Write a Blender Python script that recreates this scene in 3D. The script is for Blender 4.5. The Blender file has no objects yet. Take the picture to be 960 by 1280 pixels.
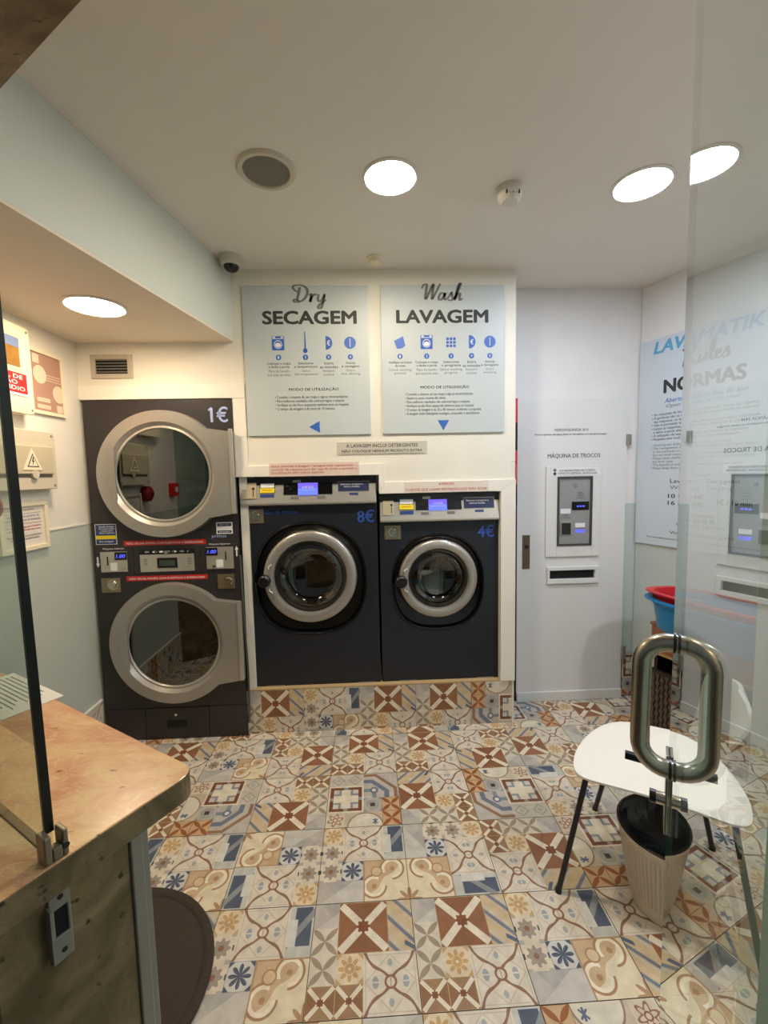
import bpy, bmesh, math, random
from math import pi, sin, cos, radians, atan2, hypot
from mathutils import Vector, Matrix

random.seed(7)
SC = bpy.context.scene
COL = SC.collection

# ---------------------------------------------------------------- camera
F, PIT, YAW, ROL, CH = 546.37, 0.0859, 0.0425, -0.0206, 1.4947
fw = Vector((sin(YAW) * cos(PIT), cos(YAW) * cos(PIT), -sin(PIT)))
r0 = Vector((cos(YAW), -sin(YAW), 0)); u0 = r0.cross(fw)
rr = cos(ROL) * r0 + sin(ROL) * u0; uu = -sin(ROL) * r0 + cos(ROL) * u0
cd = bpy.data.cameras.new('camera'); cam = bpy.data.objects.new('camera', cd); COL.objects.link(cam)
cam.matrix_world = Matrix(((rr.x, uu.x, -fw.x, 0), (rr.y, uu.y, -fw.y, 0), (rr.z, uu.z, -fw.z, CH), (0, 0, 0, 1)))
cd.sensor_fit = 'HORIZONTAL'; cd.sensor_width = 36; cd.lens = 36 * F / 960; cd.clip_start = 0.01
SC.camera = cam

# ---------------------------------------------------------------- world, exposure, lamp powers
w = bpy.data.worlds.new('world'); SC.world = w; w.use_nodes = True
w.node_tree.nodes['Background'].inputs[0].default_value = (0.9, 0.95, 1.0, 1)
w.node_tree.nodes['Background'].inputs[1].default_value = 0.13
SC.view_settings.view_transform = 'Standard'; SC.view_settings.look = 'None'
SC.view_settings.exposure = 0.0; SC.view_settings.gamma = 1; SC.view_settings.use_curve_mapping = False
LAMPS = {  # colour, strength of the emitting disc
    'middle': ((1.0, 0.87, 0.68), 175),
    'right': ((0.70, 0.80, 1.0), 140),
    'alcove': ((1.0, 0.79, 0.55), 85),
    'unseen_fill': ((0.92, 0.94, 1.0), 220),
}

# ---------------------------------------------------------------- materials
def lin(c):
    c = c / 255.0
    return c / 12.92 if c <= 0.04045 else ((c + 0.055) / 1.055) ** 2.4
def rgb(r, g, b): return (lin(r), lin(g), lin(b), 1)

MATS = {}
def new_mat(name):
    m = bpy.data.materials.new(name); m.use_nodes = True; m.node_tree.nodes.clear(); return m
def mat(name, col, rough=0.5, metal=0.0, noise=0.0, nscale=40, bump=0.0, spec=0.5, coat=0.0, emis=None, estr=0):
    if name in MATS: return MATS[name]
    m = new_mat(name); nt = m.node_tree
    out = nt.nodes.new('ShaderNodeOutputMaterial'); b = nt.nodes.new('ShaderNodeBsdfPrincipled')
    nt.links.new(b.outputs[0], out.inputs[0])
    b.inputs['Base Color'].default_value = col; b.inputs['Roughness'].default_value = rough
    b.inputs['Metallic'].default_value = metal; b.inputs['Specular IOR Level'].default_value = spec
    b.inputs['Coat Weight'].default_value = coat
    if emis: b.inputs['Emission Color'].default_value = emis; b.inputs['Emission Strength'].default_value = estr
    if noise or bump:
        tc = nt.nodes.new('ShaderNodeTexCoord'); n = nt.nodes.new('ShaderNodeTexNoise')
        n.inputs['Scale'].default_value = nscale; n.inputs['Detail'].default_value = 5
        nt.links.new(tc.outputs['Object'], n.inputs['Vector'])
        if noise:
            mx = nt.nodes.new('ShaderNodeMix'); mx.data_type = 'RGBA'; mx.blend_type = 'MIX'
            mx.inputs['A'].default_value = tuple(c * (1 - noise) for c in col[:3]) + (1,)
            mx.inputs['B'].default_value = tuple(min(1, c * (1 + noise)) for c in col[:3]) + (1,)
            nt.links.new(n.outputs['Fac'], mx.inputs['Factor']); nt.links.new(mx.outputs['Result'], b.inputs['Base Color'])
        if bump:
            bp = nt.nodes.new('ShaderNodeBump'); bp.inputs['Strength'].default_value = bump; bp.inputs['Distance'].default_value = 0.004
            nt.links.new(n.outputs['Fac'], bp.inputs['Height']); nt.links.new(bp.outputs[0], b.inputs['Normal'])
    MATS[name] = m
    return m
def emit(name, col, s):
    m = new_mat(name); nt = m.node_tree
    out = nt.nodes.new('ShaderNodeOutputMaterial'); e = nt.nodes.new('ShaderNodeEmission')
    e.inputs[0].default_value = tuple(col[:3]) + (1,); e.inputs[1].default_value = s
    nt.links.new(e.outputs[0], out.inputs[0]); return m
def glass(name, tint=(0.9, 0.96, 0.93), ior=1.5, double=True):
    """Thin pane: Fresnel reflection over a straight see-through body. The face turned away adds nothing."""
    m = new_mat(name); nt = m.node_tree; L = nt.links.new
    out = nt.nodes.new('ShaderNodeOutputMaterial'); g = nt.nodes.new('ShaderNodeBsdfGlossy'); t = nt.nodes.new('ShaderNodeBsdfTransparent')
    g.inputs['Roughness'].default_value = 0.0; t.inputs[0].default_value = tuple(tint) + (1,)
    g.inputs['Color'].default_value = (0.97, 1.0, 0.98, 1)
    fr = nt.nodes.new('ShaderNodeFresnel'); fr.inputs[0].default_value = ior
    a = nt.nodes.new('ShaderNodeMath'); a.operation = 'MULTIPLY'; a.inputs[1].default_value = 2
    b = nt.nodes.new('ShaderNodeMath'); b.operation = 'ADD'; b.inputs[1].default_value = 1
    c = nt.nodes.new('ShaderNodeMath'); c.operation = 'DIVIDE'
    geo = nt.nodes.new('ShaderNodeNewGeometry'); inv = nt.nodes.new('ShaderNodeMath'); inv.operation = 'SUBTRACT'; inv.inputs[0].default_value = 1
    mul = nt.nodes.new('ShaderNodeMath'); mul.operation = 'MULTIPLY'
    L(fr.outputs[0], a.inputs[0]); L(fr.outputs[0], b.inputs[0])
    if double: L(a.outputs[0], c.inputs[0]); L(b.outputs[0], c.inputs[1])
    else: L(fr.outputs[0], c.inputs[0]); c.inputs[1].default_value = 1
    L(geo.outputs['Backfacing'], inv.inputs[1]); L(c.outputs[0], mul.inputs[0]); L(inv.outputs[0], mul.inputs[1])
    mx = nt.nodes.new('ShaderNodeMixShader'); L(mul.outputs[0], mx.inputs[0]); L(t.outputs[0], mx.inputs[1]); L(g.outputs[0], mx.inputs[2])
    L(mx.outputs[0], out.inputs[0]); return m

def wall_mat(name, upper, lower, zsplit, bump=0.15):
    """Two paint colours split at a height, as the walls are painted."""
    m = new_mat(name); nt = m.node_tree; L = nt.links.new
    out = nt.nodes.new('ShaderNodeOutputMaterial'); b = nt.nodes.new('ShaderNodeBsdfPrincipled'); L(b.outputs[0], out.inputs[0])
    b.inputs['Roughness'].default_value = 0.55; b.inputs['Specular IOR Level'].default_value = 0.3
    geo = nt.nodes.new('ShaderNodeNewGeometry'); sp = nt.nodes.new('ShaderNodeSeparateXYZ'); L(geo.outputs['Position'], sp.inputs[0])
    gt = nt.nodes.new('ShaderNodeMath'); gt.operation = 'GREATER_THAN'; gt.inputs[1].default_value = zsplit; L(sp.outputs['Z'], gt.inputs[0])
    mx = nt.nodes.new('ShaderNodeMix'); mx.data_type = 'RGBA'; mx.inputs['A'].default_value = lower; mx.inputs['B'].default_value = upper
    L(gt.outputs[0], mx.inputs['Factor'])
    n = nt.nodes.new('ShaderNodeTexNoise'); n.inputs['Scale'].default_value = 5; n.inputs['Detail'].default_value = 6; L(geo.outputs['Position'], n.inputs['Vector'])
    m2 = nt.nodes.new('ShaderNodeMix'); m2.data_type = 'RGBA'; m2.blend_type = 'MULTIPLY'; m2.inputs['Factor'].default_value = 0.12
    L(mx.outputs['Result'], m2.inputs['A']); L(n.outputs['Fac'], m2.inputs['B']); L(m2.outputs['Result'], b.inputs['Base Color'])
    n2 = nt.nodes.new('ShaderNodeTexNoise'); n2.inputs['Scale'].default_value = 60; n2.inputs['Detail'].default_value = 3; L(geo.outputs['Position'], n2.inputs['Vector'])
    bp = nt.nodes.new('ShaderNodeBump'); bp.inputs['Strength'].default_value = bump; bp.inputs['Distance'].default_value = 0.003
    L(n2.outputs['Fac'], bp.inputs['Height']); L(bp.outputs[0], b.inputs['Normal'])
    return m

def marble_mat(name, base, light, vein, scale, gloss=0.3, dark=(0.05, 0.03, 0.02, 1), vamt=0.6):
    m = new_mat(name); nt = m.node_tree; L = nt.links.new
    out = nt.nodes.new('ShaderNodeOutputMaterial'); b = nt.nodes.new('ShaderNodeBsdfPrincipled'); L(b.outputs[0], out.inputs[0])
    b.inputs['Roughness'].default_value = gloss
    tc = nt.nodes.new('ShaderNodeTexCoord')
    n1 = nt.nodes.new('ShaderNodeTexNoise'); n1.inputs['Scale'].default_value = scale; n1.inputs['Detail'].default_value = 8; n1.inputs['Distortion'].default_value = 1.2
    n2 = nt.nodes.new('ShaderNodeTexNoise'); n2.inputs['Scale'].default_value = scale * 2.2; n2.inputs['Detail'].default_value = 10; n2.inputs['Distortion'].default_value = 2.5
    n3 = nt.nodes.new('ShaderNodeTexNoise'); n3.inputs['Scale'].default_value = scale * 6; n3.inputs['Detail'].default_value = 6
    mp = nt.nodes.new('ShaderNodeMapping'); mp.inputs['Scale'].default_value = (1, 2.4, 2.0); mp.inputs['Rotation'].default_value = (0, 0, 0.5)
    L(tc.outputs['Object'], mp.inputs[0])
    for n in (n1, n2, n3): L(mp.outputs[0], n.inputs['Vector'])
    r1 = nt.nodes.new('ShaderNodeValToRGB'); r1.color_ramp.elements[0].position = 0.35; r1.color_ramp.elements[1].position = 0.68
    r1.color_ramp.elements[0].color = base; r1.color_ramp.elements[1].color = light
    L(n1.outputs['Fac'], r1.inputs[0])
    r2 = nt.nodes.new('ShaderNodeValToRGB'); e = r2.color_ramp.elements
    e[0].position = 0.46; e[0].color = (0, 0, 0, 1); e[1].position = 0.5; e[1].color = (1, 1, 1, 1)
    e.new(0.54).color = (0, 0, 0, 1)
    L(n2.outputs['Fac'], r2.inputs[0])
    mx = nt.nodes.new('ShaderNodeMix'); mx.data_type = 'RGBA'; mx.inputs['B'].default_value = vein
    ms = nt.nodes.new('ShaderNodeMath'); ms.operation = 'MULTIPLY'; ms.inputs[1].default_value = vamt; L(r2.outputs[0], ms.inputs[0])
    L(ms.outputs[0], mx.inputs['Factor']); L(r1.outputs[0], mx.inputs['A'])
    r3 = nt.nodes.new('ShaderNodeValToRGB'); r3.color_ramp.elements[0].position = 0.27; r3.color_ramp.elements[1].position = 0.34
    r3.color_ramp.elements[0].color = (1, 1, 1, 1); r3.color_ramp.elements[1].color = (0, 0, 0, 1)
    L(n3.outputs['Fac'], r3.inputs[0])
    m3 = nt.nodes.new('ShaderNodeMix'); m3.data_type = 'RGBA'; m3.inputs['B'].default_value = dark
    L(r3.outputs[0], m3.inputs['Factor']); L(mx.outputs['Result'], m3.inputs['A'])
    L(m3.outputs['Result'], b.inputs['Base Color'])
    bp = nt.nodes.new('ShaderNodeBump'); bp.inputs['Strength'].default_value = 0.1; bp.inputs['Distance'].default_value = 0.002
    L(n3.outputs['Fac'], bp.inputs['Height']); L(bp.outputs[0], b.inputs['Normal'])
    return m

# ---- shader expressions: a tiny calculator that writes Math nodes, for the printed tile motifs
class X:
    nt = None
    def __init__(s, v): s.v = v
    def __add__(a, b): return mth('ADD', a, b)
    __radd__ = __add__
    def __sub__(a, b): return mth('SUBTRACT', a, b)
    def __rsub__(a, b): return mth('SUBTRACT', b, a)
    def __mul__(a, b): return mth('MULTIPLY', a, b)
    __rmul__ = __mul__
    def __truediv__(a, b): return mth('DIVIDE', a, b)
    def __lt__(a, b): return mth('LESS_THAN', a, b)
    def __gt__(a, b): return mth('GREATER_THAN', a, b)
    def __and__(a, b): return mth('MULTIPLY', a, b)
    def __or__(a, b): return mth('MAXIMUM', a, b)
def mth(op, *args):
    n = X.nt.nodes.new('ShaderNodeMath'); n.operation = op
    for i, a in enumerate(args):
        if isinstance(a, X): X.nt.links.new(a.v, n.inputs[i])
        else: n.inputs[i].default_value = a
    return X(n.outputs[0])
def xabs(a): return mth('ABSOLUTE', a)
def xmin(a, b): return mth('MINIMUM', a, b)
def xmax(a, b): return mth('MAXIMUM', a, b)
def xfr(a): return mth('FRACT', a)
def dist(x, y, cx=0.0, cy=0.0):
    dx = x - cx; dy = y - cy
    return mth('SQRT', dx * dx + dy * dy)
def near(a, c, wd): return xabs(a - c) < wd

CREAM = rgb(232, 220, 196); TAN = rgb(203, 176, 138); BROWN = rgb(142, 92, 62); GREY = rgb(186, 179, 168)
TAUPE = rgb(168, 152, 130); BLUEG = rgb(122, 134, 152); NAVY = rgb(70, 80, 100); PALE = rgb(212, 208, 198)

def leafs(p, q):
    a = xabs(xfr(p) - 0.5); b = xabs(xfr(q) - 0.5)
    return (dist(a, b, 0.62, -0.12) < 0.632) & (dist(a, b, -0.12, 0.62) < 0.632)
def motif(name):
    m = new_mat('printed_tile_' + name); nt = m.node_tree; X.nt = nt; L = nt.links.new
    uvn = nt.nodes.new('ShaderNodeUVMap'); uvn.uv_map = 'UVMap'; sp = nt.nodes.new('ShaderNodeSeparateXYZ'); L(uvn.outputs[0], sp.inputs[0])
    U, V = X(sp.outputs[0]), X(sp.outputs[1])
    fu, fv = xfr(U), xfr(V)
    x, y = fu - 0.5, fv - 0.5; ax, ay = xabs(x), xabs(y); mxm = xmax(ax, ay); r = dist(x, y)
    layers = []; base = CREAM
    if name == 'marble':
        base = rgb(196, 189, 177)
        layers = [((U + V * 0.8 > 1.05), rgb(184, 179, 172)), ((U * 0.7 - V > 0.1), rgb(208, 203, 192))]
    elif name == 'leaf':
        base = rgb(222, 213, 193); layers = [(leafs(U, V), TAUPE)]
    elif name == 'orangeleaf':
        base = rgb(208, 175, 132); layers = [(mxm > 0.485, BROWN), (leafs(U, V), rgb(160, 98, 58))]
    elif name in ('cross', 'smallcross'):
        base = rgb(146, 100, 70) if name == 'cross' else rgb(166, 132, 98)
        a = mth('ARCTAN2', y, x)
        layers = [((ax > ay), rgb(156, 108, 76) if name == 'cross' else rgb(150, 110, 76)),
                  ((xabs(ax - ay) < 0.105) & (mxm > 0.07) & (ax + ay < 0.9), rgb(236, 226, 204)),
                  (r < 0.12 + 0.018 * mth('COSINE', a * 8), rgb(138, 86, 58)),
                  (mxm > 0.488, TAN)]
    elif name == 'bluestrip':
        base = rgb(212, 190, 152)
        t = U + V + 0.02 * mth('SINE', (U - V) * 55)
        s = xfr(t)
        layers = [(near(s, 0.32, 0.1), rgb(122, 132, 150)), (near(s, 0.56, 0.06), rgb(205, 198, 184)), ((U > 0.62) & (V < 0.38) & near(V + U * 0.6, 0.68, 0.09), rgb(96, 108, 132))]
    elif name == 'rosette':
        a = mth('ARCTAN2', y, x); base = rgb(230, 212, 180)
        layers = [(r < 0.16 + 0.27 * xabs(mth('COSINE', a * 4)), rgb(205, 168, 116)), (r < 0.05, CREAM), (ax + ay > 0.78, rgb(205, 172, 124)), (near(r, 0.2, 0.012), rgb(230, 205, 165))]
    elif name == 'lattice':
        base = rgb(228, 218, 200)
        wv = 0.045 * mth('SINE', mxm * 14)
        layers = [(near(ax + ay, 0.46, 0.012) & (mxm > 0.26), rgb(208, 192, 168)), (near(mxm, 0.455, 0.008), rgb(208, 196, 176)),
                  ((dist(ax * 1.7, ay, 0.47, 0.0) < 0.1) & (xabs(ay) > 0.012), rgb(168, 174, 178)),
                  ((dist(ax, ay * 0.7, 0.0, 0.22) < 0.045), rgb(176, 178, 178)),
                  (near(ay, ax + wv, 0.036) & (r > 0.1), rgb(150, 114, 90)), (near(r, 0.095, 0.02), rgb(152, 108, 86)), (near(ax, 0, 0.008) & (r < 0.09), rgb(178, 160, 140))]
    elif name == 'zed':
        base = rgb(204, 203, 194); v2 = V * 0.5
        body = (U > 0.22) & (U < 0.92) & (v2 > 0.2) & (v2 < 0.97)
        layers = [(body, rgb(88, 97, 114)), (near(U * 0.62 - v2, -0.24, 0.1), rgb(150, 153, 154)), ((U < 0.35) & (v2 < 0.72) & (v2 > 0.2), rgb(222, 220, 210))]
    elif name == 'greyflower':
        a = mth('ARCTAN2', y, x); base = rgb(226, 214, 192)
        layers = [(r < 0.33 + 0.06 * mth('COSINE', a * 8), rgb(166, 154, 140)), (r < 0.11, rgb(150, 108, 84)), ((ax > 0.44) & (ay < 0.1), rgb(84, 80, 84)), ((ax > 0.3) & (ay > 0.42), GREY)]
    elif name == 'star':
        a = mth('ARCTAN2', y, x); base = rgb(214, 212, 206)
        c8 = mth('COSINE', a * 4 + pi / 2 * 0)
        layers = [(r < 0.47 * mth('SQRT', xabs(c8)) - 0.05, rgb(76, 86, 106)), (ax + ay > 0.76, rgb(80, 90, 108)), ((mth('SINE', a * 4) * c8 > 0.0) & (r < 0.47 * mth('SQRT', xabs(c8)) - 0.05), rgb(96, 105, 122)), (mxm > 0.478, rgb(160, 160, 160))]
    elif name == 'scroll':
        base = rgb(234, 220, 188); v1 = 1 - V
        d0 = dist(U, v1); a = mth('ARCTAN2', v1, U); d1 = dist(1 - U, 1 - v1)
        ca = dist(U, v1, 0.66, 0.24); cb_ = dist(U, v1, 0.24, 0.66); cc_ = dist(U, v1, 0.3, 0.3)
        low = (v1 < 0.34) | (U > 0.66); lef = (U < 0.34) | (v1 > 0.66)
        layers = [(U + v1 + 0.05 * mth('COSINE', a * 8) < 0.98, rgb(208, 180, 142)),
                  (near(ca, 0.21, 0.035) & low, rgb(244, 233, 208)), (near(cb_, 0.21, 0.035) & lef, rgb(244, 233, 208)),
                  (near(ca, 0.265, 0.022) & low, rgb(176, 136, 100)), (near(cb_, 0.265, 0.022) & lef, rgb(176, 136, 100)),
                  (ca < 0.055, rgb(184, 144, 106)), (cb_ < 0.055, rgb(184, 144, 106)),
                  (cc_ < 0.12, rgb(222, 198, 160)), (near(cc_, 0.12, 0.015), rgb(182, 142, 106)),
                  (d1 < 0.19 + 0.08 * mth('COSINE', mth('ARCTAN2', 1 - v1, 1 - U) * 8), rgb(186, 148, 114)), ((U < 0.03) | (v1 < 0.03), rgb(186, 150, 112))]
    elif name == 'diamond':
        base = rgb(206, 198, 183); d = ax + ay
        layers = [(near(d, 0.36, 0.07), rgb(182, 174, 160)), (near(d, 0.1, 0.05), rgb(178, 170, 160))]
    elif name == 'octagon':
        base = rgb(196, 190, 180); c = xmax(U, V); c = xmax(c, (U + V) * 0.72)
        layers = [(near(c, 0.66, 0.07), rgb(120, 130, 146)), (near(c, 0.8, 0.05), rgb(202, 194, 180)), (near(c, 0.92, 0.05), rgb(158, 120, 94)), (near(xmax(U, V), 0.3, 0.06), rgb(140, 148, 158)),
                  (dist(U, V, 0.3, 0.3) < 0.12, rgb(226, 222, 210)), (near(dist(U, V, 0.3, 0.3), 0.09, 0.03), rgb(116, 126, 146))]
    elif name == 'frame':
        base = rgb(230, 220, 196)
        layers = [((xmin(ax, ay) > 0.13) & (mxm < 0.36), rgb(152, 156, 160)), ((xmin(ax, ay) > 0.2) & (mxm < 0.36), rgb(214, 208, 194)), (near(mxm, 0.4, 0.05), rgb(128, 82, 60)), ((near(mxm, 0.4, 0.05)) & (xmin(ax, ay) < 0.06), rgb(160, 158, 156))]
    elif name == 'dot':
        base = rgb(188, 182, 172); layers = [(r < 0.36, rgb(172, 168, 160)), (mxm < 0.13, rgb(76, 70, 74)), (ax + ay > 0.8, rgb(150, 150, 152))]
    elif name == 'redscroll':
        base = rgb(222, 208, 184); a = mth('ARCTAN2', y, x)
        layers = [(near(r, 0.3 + 0.1 * mth('SINE', a * 6), 0.05), rgb(160, 116, 92)), (near(r, 0.12, 0.03), rgb(150, 106, 84))]
    elif name == 'arc':
        base = rgb(226, 218, 198); d = dist(U, V, 1.1, 0.0)
        layers = [(near(d, 0.92, 0.035), rgb(150, 132, 112)), (d > 0.955, rgb(206, 190, 164)), ((dist(U, V, 1.62, 0.32) < 0.2) & (near(U - V, 1.3, 0.05) | near(U + V, 1.94, 0.05) | near(U, 1.62, 0.04)), rgb(98, 110, 138))]
    col = None
    for msk, c in layers:
        mx = nt.nodes.new('ShaderNodeMix'); mx.data_type = 'RGBA'; mx.clamp_factor = True
        L(msk.v, mx.inputs['Factor'])
        if col is None: mx.inputs['A'].default_value = base
        else: L(col, mx.inputs['A'])
        mx.inputs['B'].default_value = c; col = mx.outputs['Result']
    geo = nt.nodes.new('ShaderNodeNewGeometry'); n = nt.nodes.new('ShaderNodeTexNoise'); n.inputs['Scale'].default_value = 26; n.inputs['Detail'].default_value = 6
    L(geo.outputs['Position'], n.inputs['Vector'])
    rp = nt.nodes.new('ShaderNodeValToRGB'); rp.color_ramp.elements[0].position = 0.3; rp.color_ramp.elements[1].position = 0.7
    rp.color_ramp.elements[0].color = (0.80, 0.79, 0.77, 1); rp.color_ramp.elements[1].color = (1.0, 1.0, 0.99, 1); L(n.outputs['Fac'], rp.inputs[0])
    m2 = nt.nodes.new('ShaderNodeMix'); m2.data_type = 'RGBA'; m2.blend_type = 'MULTIPLY'; m2.inputs['Factor'].default_value = 1
    L(col, m2.inputs['A']); L(rp.outputs[0], m2.inputs['B'])
    out = nt.nodes.new('ShaderNodeOutputMaterial'); b = nt.nodes.new('ShaderNodeBsdfPrincipled'); L(b.outputs[0], out.inputs[0])
    L(m2.outputs['Result'], b.inputs['Base Color']); b.inputs['Roughness'].default_value = 0.42; b.inputs['Specular IOR Level'].default_value = 0.35
    return m

M_white = mat('white_painted_board', rgb(238, 233, 220), 0.45, noise=0.03, nscale=8)
M_ceil = mat('ceiling_paint', rgb(232, 227, 216), 0.8, noise=0.03, nscale=3, bump=0.05)
M_wallL = wall_mat('left_wall_paint', rgb(238, 232, 218), rgb(196, 202, 190), 1.26)
M_wallR = wall_mat('right_wall_paint', rgb(238, 236, 232), rgb(200, 210, 204), 1.28)
M_beam = mat('pale_green_paint', rgb(212, 218, 208), 0.6, noise=0.03, nscale=4, bump=0.05)
M_silver = mat('silver_plastic', rgb(172, 168, 160), 0.32, 0.55, noise=0.04, nscale=60)
M_silver2 = mat('brushed_light_metal', rgb(200, 196, 186), 0.3, 0.6)
M_dryer = mat('charcoal_painted_steel', rgb(54, 51, 51), 0.38, 0.2, noise=0.05, nscale=10)
M_washer = mat('anthracite_painted_steel', rgb(31, 35, 43), 0.4, 0.15, noise=0.05, nscale=10)
M_black = mat('black_plastic', rgb(18, 18, 20), 0.35)
M_blackgloss = mat('gloss_black_plastic', rgb(12, 12, 14), 0.16)
M_rubber = mat('dark_rubber', rgb(30, 29, 28), 0.7)
M_steel = mat('polished_steel', rgb(205, 200, 188), 0.18, 1.0)
M_brushed = mat('brushed_steel', rgb(178, 172, 158), 0.27, 1.0, noise=0.06, nscale=200)
M_alu = mat('aluminium_trim', rgb(150, 150, 144), 0.45, 0.5)
M_drum = mat('dark_drum_steel', rgb(70, 66, 60), 0.35, 0.8)
M_inner = mat('dark_drum_interior', rgb(26, 25, 20), 0.6)
M_doorglass = glass('washer_window_glass', (0.42, 0.42, 0.38), 1.6)
M_dryglass = glass('dryer_window_glass', (0.22, 0.22, 0.19), 1.75)
M_pane = glass('clear_pane_glass', (0.86, 0.92, 0.89), 1.52)
M_blueL = emit('blue_lit_display', (0.1, 0.13, 1.0), 1.6)
M_lcd = emit('lavender_lit_screen', (0.14, 0.2, 1.0), 1.5)
M_lcd2 = emit('violet_lit_screen_band', (0.2, 0.14, 0.85), 1.2)
M_red = mat('red_sticker', rgb(196, 40, 38), 0.4)
M_redsign = mat('red_sign', rgb(214, 30, 36), 0.4)
M_blue = mat('blue_sticker', rgb(44, 66, 120), 0.4)
M_navy = mat('navy_sticker', rgb(26, 38, 78), 0.4)
M_yel = mat('yellow_sticker', rgb(236, 212, 30), 0.4)
M_wht = mat('white_print', rgb(235, 235, 235), 0.5)
M_inkblue = mat('blue_vinyl', rgb(58, 104, 186), 0.4)
M_inkb2 = mat('washer_blue_letters', rgb(48, 84, 170), 0.4)
M_inklilac = mat('pale_blue_letters', rgb(170, 186, 235), 0.4)
M_ink = mat('dark_ink', rgb(52, 52, 50), 0.6)
M_inkgrey = mat('grey_ink', rgb(112, 112, 108), 0.6)
M_inkred = mat('red_ink', rgb(190, 60, 60), 0.6)
M_cyan = mat('light_blue_ink', rgb(96, 168, 206), 0.5)
M_poster = mat('satin_poster_board', rgb(192, 200, 198), 0.42, noise=0.03, nscale=2)
M_posterR = mat('pale_blue_poster_board', rgb(205, 216, 224), 0.4, noise=0.02, nscale=2)
M_paper = mat('paper', rgb(226, 218, 204), 0.7)
M_cream = mat('cream_plastic', rgb(236, 226, 196), 0.4)
M_beige = mat('beige_plastic', rgb(206, 196, 174), 0.45)
M_granite = marble_mat('pink_marble', rgb(200, 134, 96), rgb(224, 186, 132), rgb(240, 214, 168), 5.0, 0.25, rgb(112, 80, 50), 0.35)
M_granite2 = marble_mat('dark_marble', rgb(100, 84, 54), rgb(152, 132, 98), rgb(84, 68, 44), 4.5, 0.5, rgb(50, 42, 28), 0.25)
M_seat = mat('white_plywood_laminate', rgb(238, 234, 222), 0.35)
M_ply = mat('brown_plywood_edge', rgb(120, 90, 62), 0.5)
M_legs = mat('black_powdercoat', rgb(22, 20, 20), 0.4)
M_bin = mat('cream_bin_plastic', rgb(208, 196, 176), 0.5)
M_bag = mat('black_bin_bag', rgb(14, 16, 14), 0.25, noise=0.2, nscale=30, bump=1.0)
M_tubr = mat('red_plastic', rgb(200, 26, 34), 0.35)
M_tubb = mat('blue_plastic', rgb(30, 130, 190), 0.35)
M_wood = mat('reddish_wood', rgb(158, 104, 76), 0.45, noise=0.12, nscale=14)
M_wood2 = mat('yellow_wood_edge', rgb(176, 140, 84), 0.45)
M_dkwood = mat('dark_brown_lacquer', rgb(38, 30, 26), 0.45)
M_weave = mat('dark_brown_wicker', rgb(92, 74, 58), 0.5, noise=0.2, nscale=60)
M_mat = mat('dark_brown_mat', rgb(64, 54, 42), 0.9, noise=0.15, nscale=180, bump=0.8)
M_closet = mat('grey_white_door_paint', rgb(226, 226, 222), 0.4, noise=0.02, nscale=5)
M_grille = mat('grey_speaker_cloth', rgb(126, 120, 106), 0.8, bump=0.6, nscale=300)
M_grout = mat('grout', rgb(120, 104, 86), 0.9, noise=0.1, nscale=40)
M_dark = mat('dark_gap', rgb(14, 12, 12), 0.8)
M_facade = mat('outer_facade', rgb(120, 108, 88), 0.8, noise=0.1, nscale=6)
M_pinkcloth = mat('salmon_cloth', rgb(196, 90, 84), 0.8)
M_brownpost = mat('brown_poster_print', rgb(176, 136, 118), 0.6, noise=0.08, nscale=12)
M_pinkpost = mat('pale_poster_print', rgb(226, 204, 180), 0.6)
M_screen = mat('small_screen', rgb(150, 110, 50), 0.25, noise=0.5, nscale=14)

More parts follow.
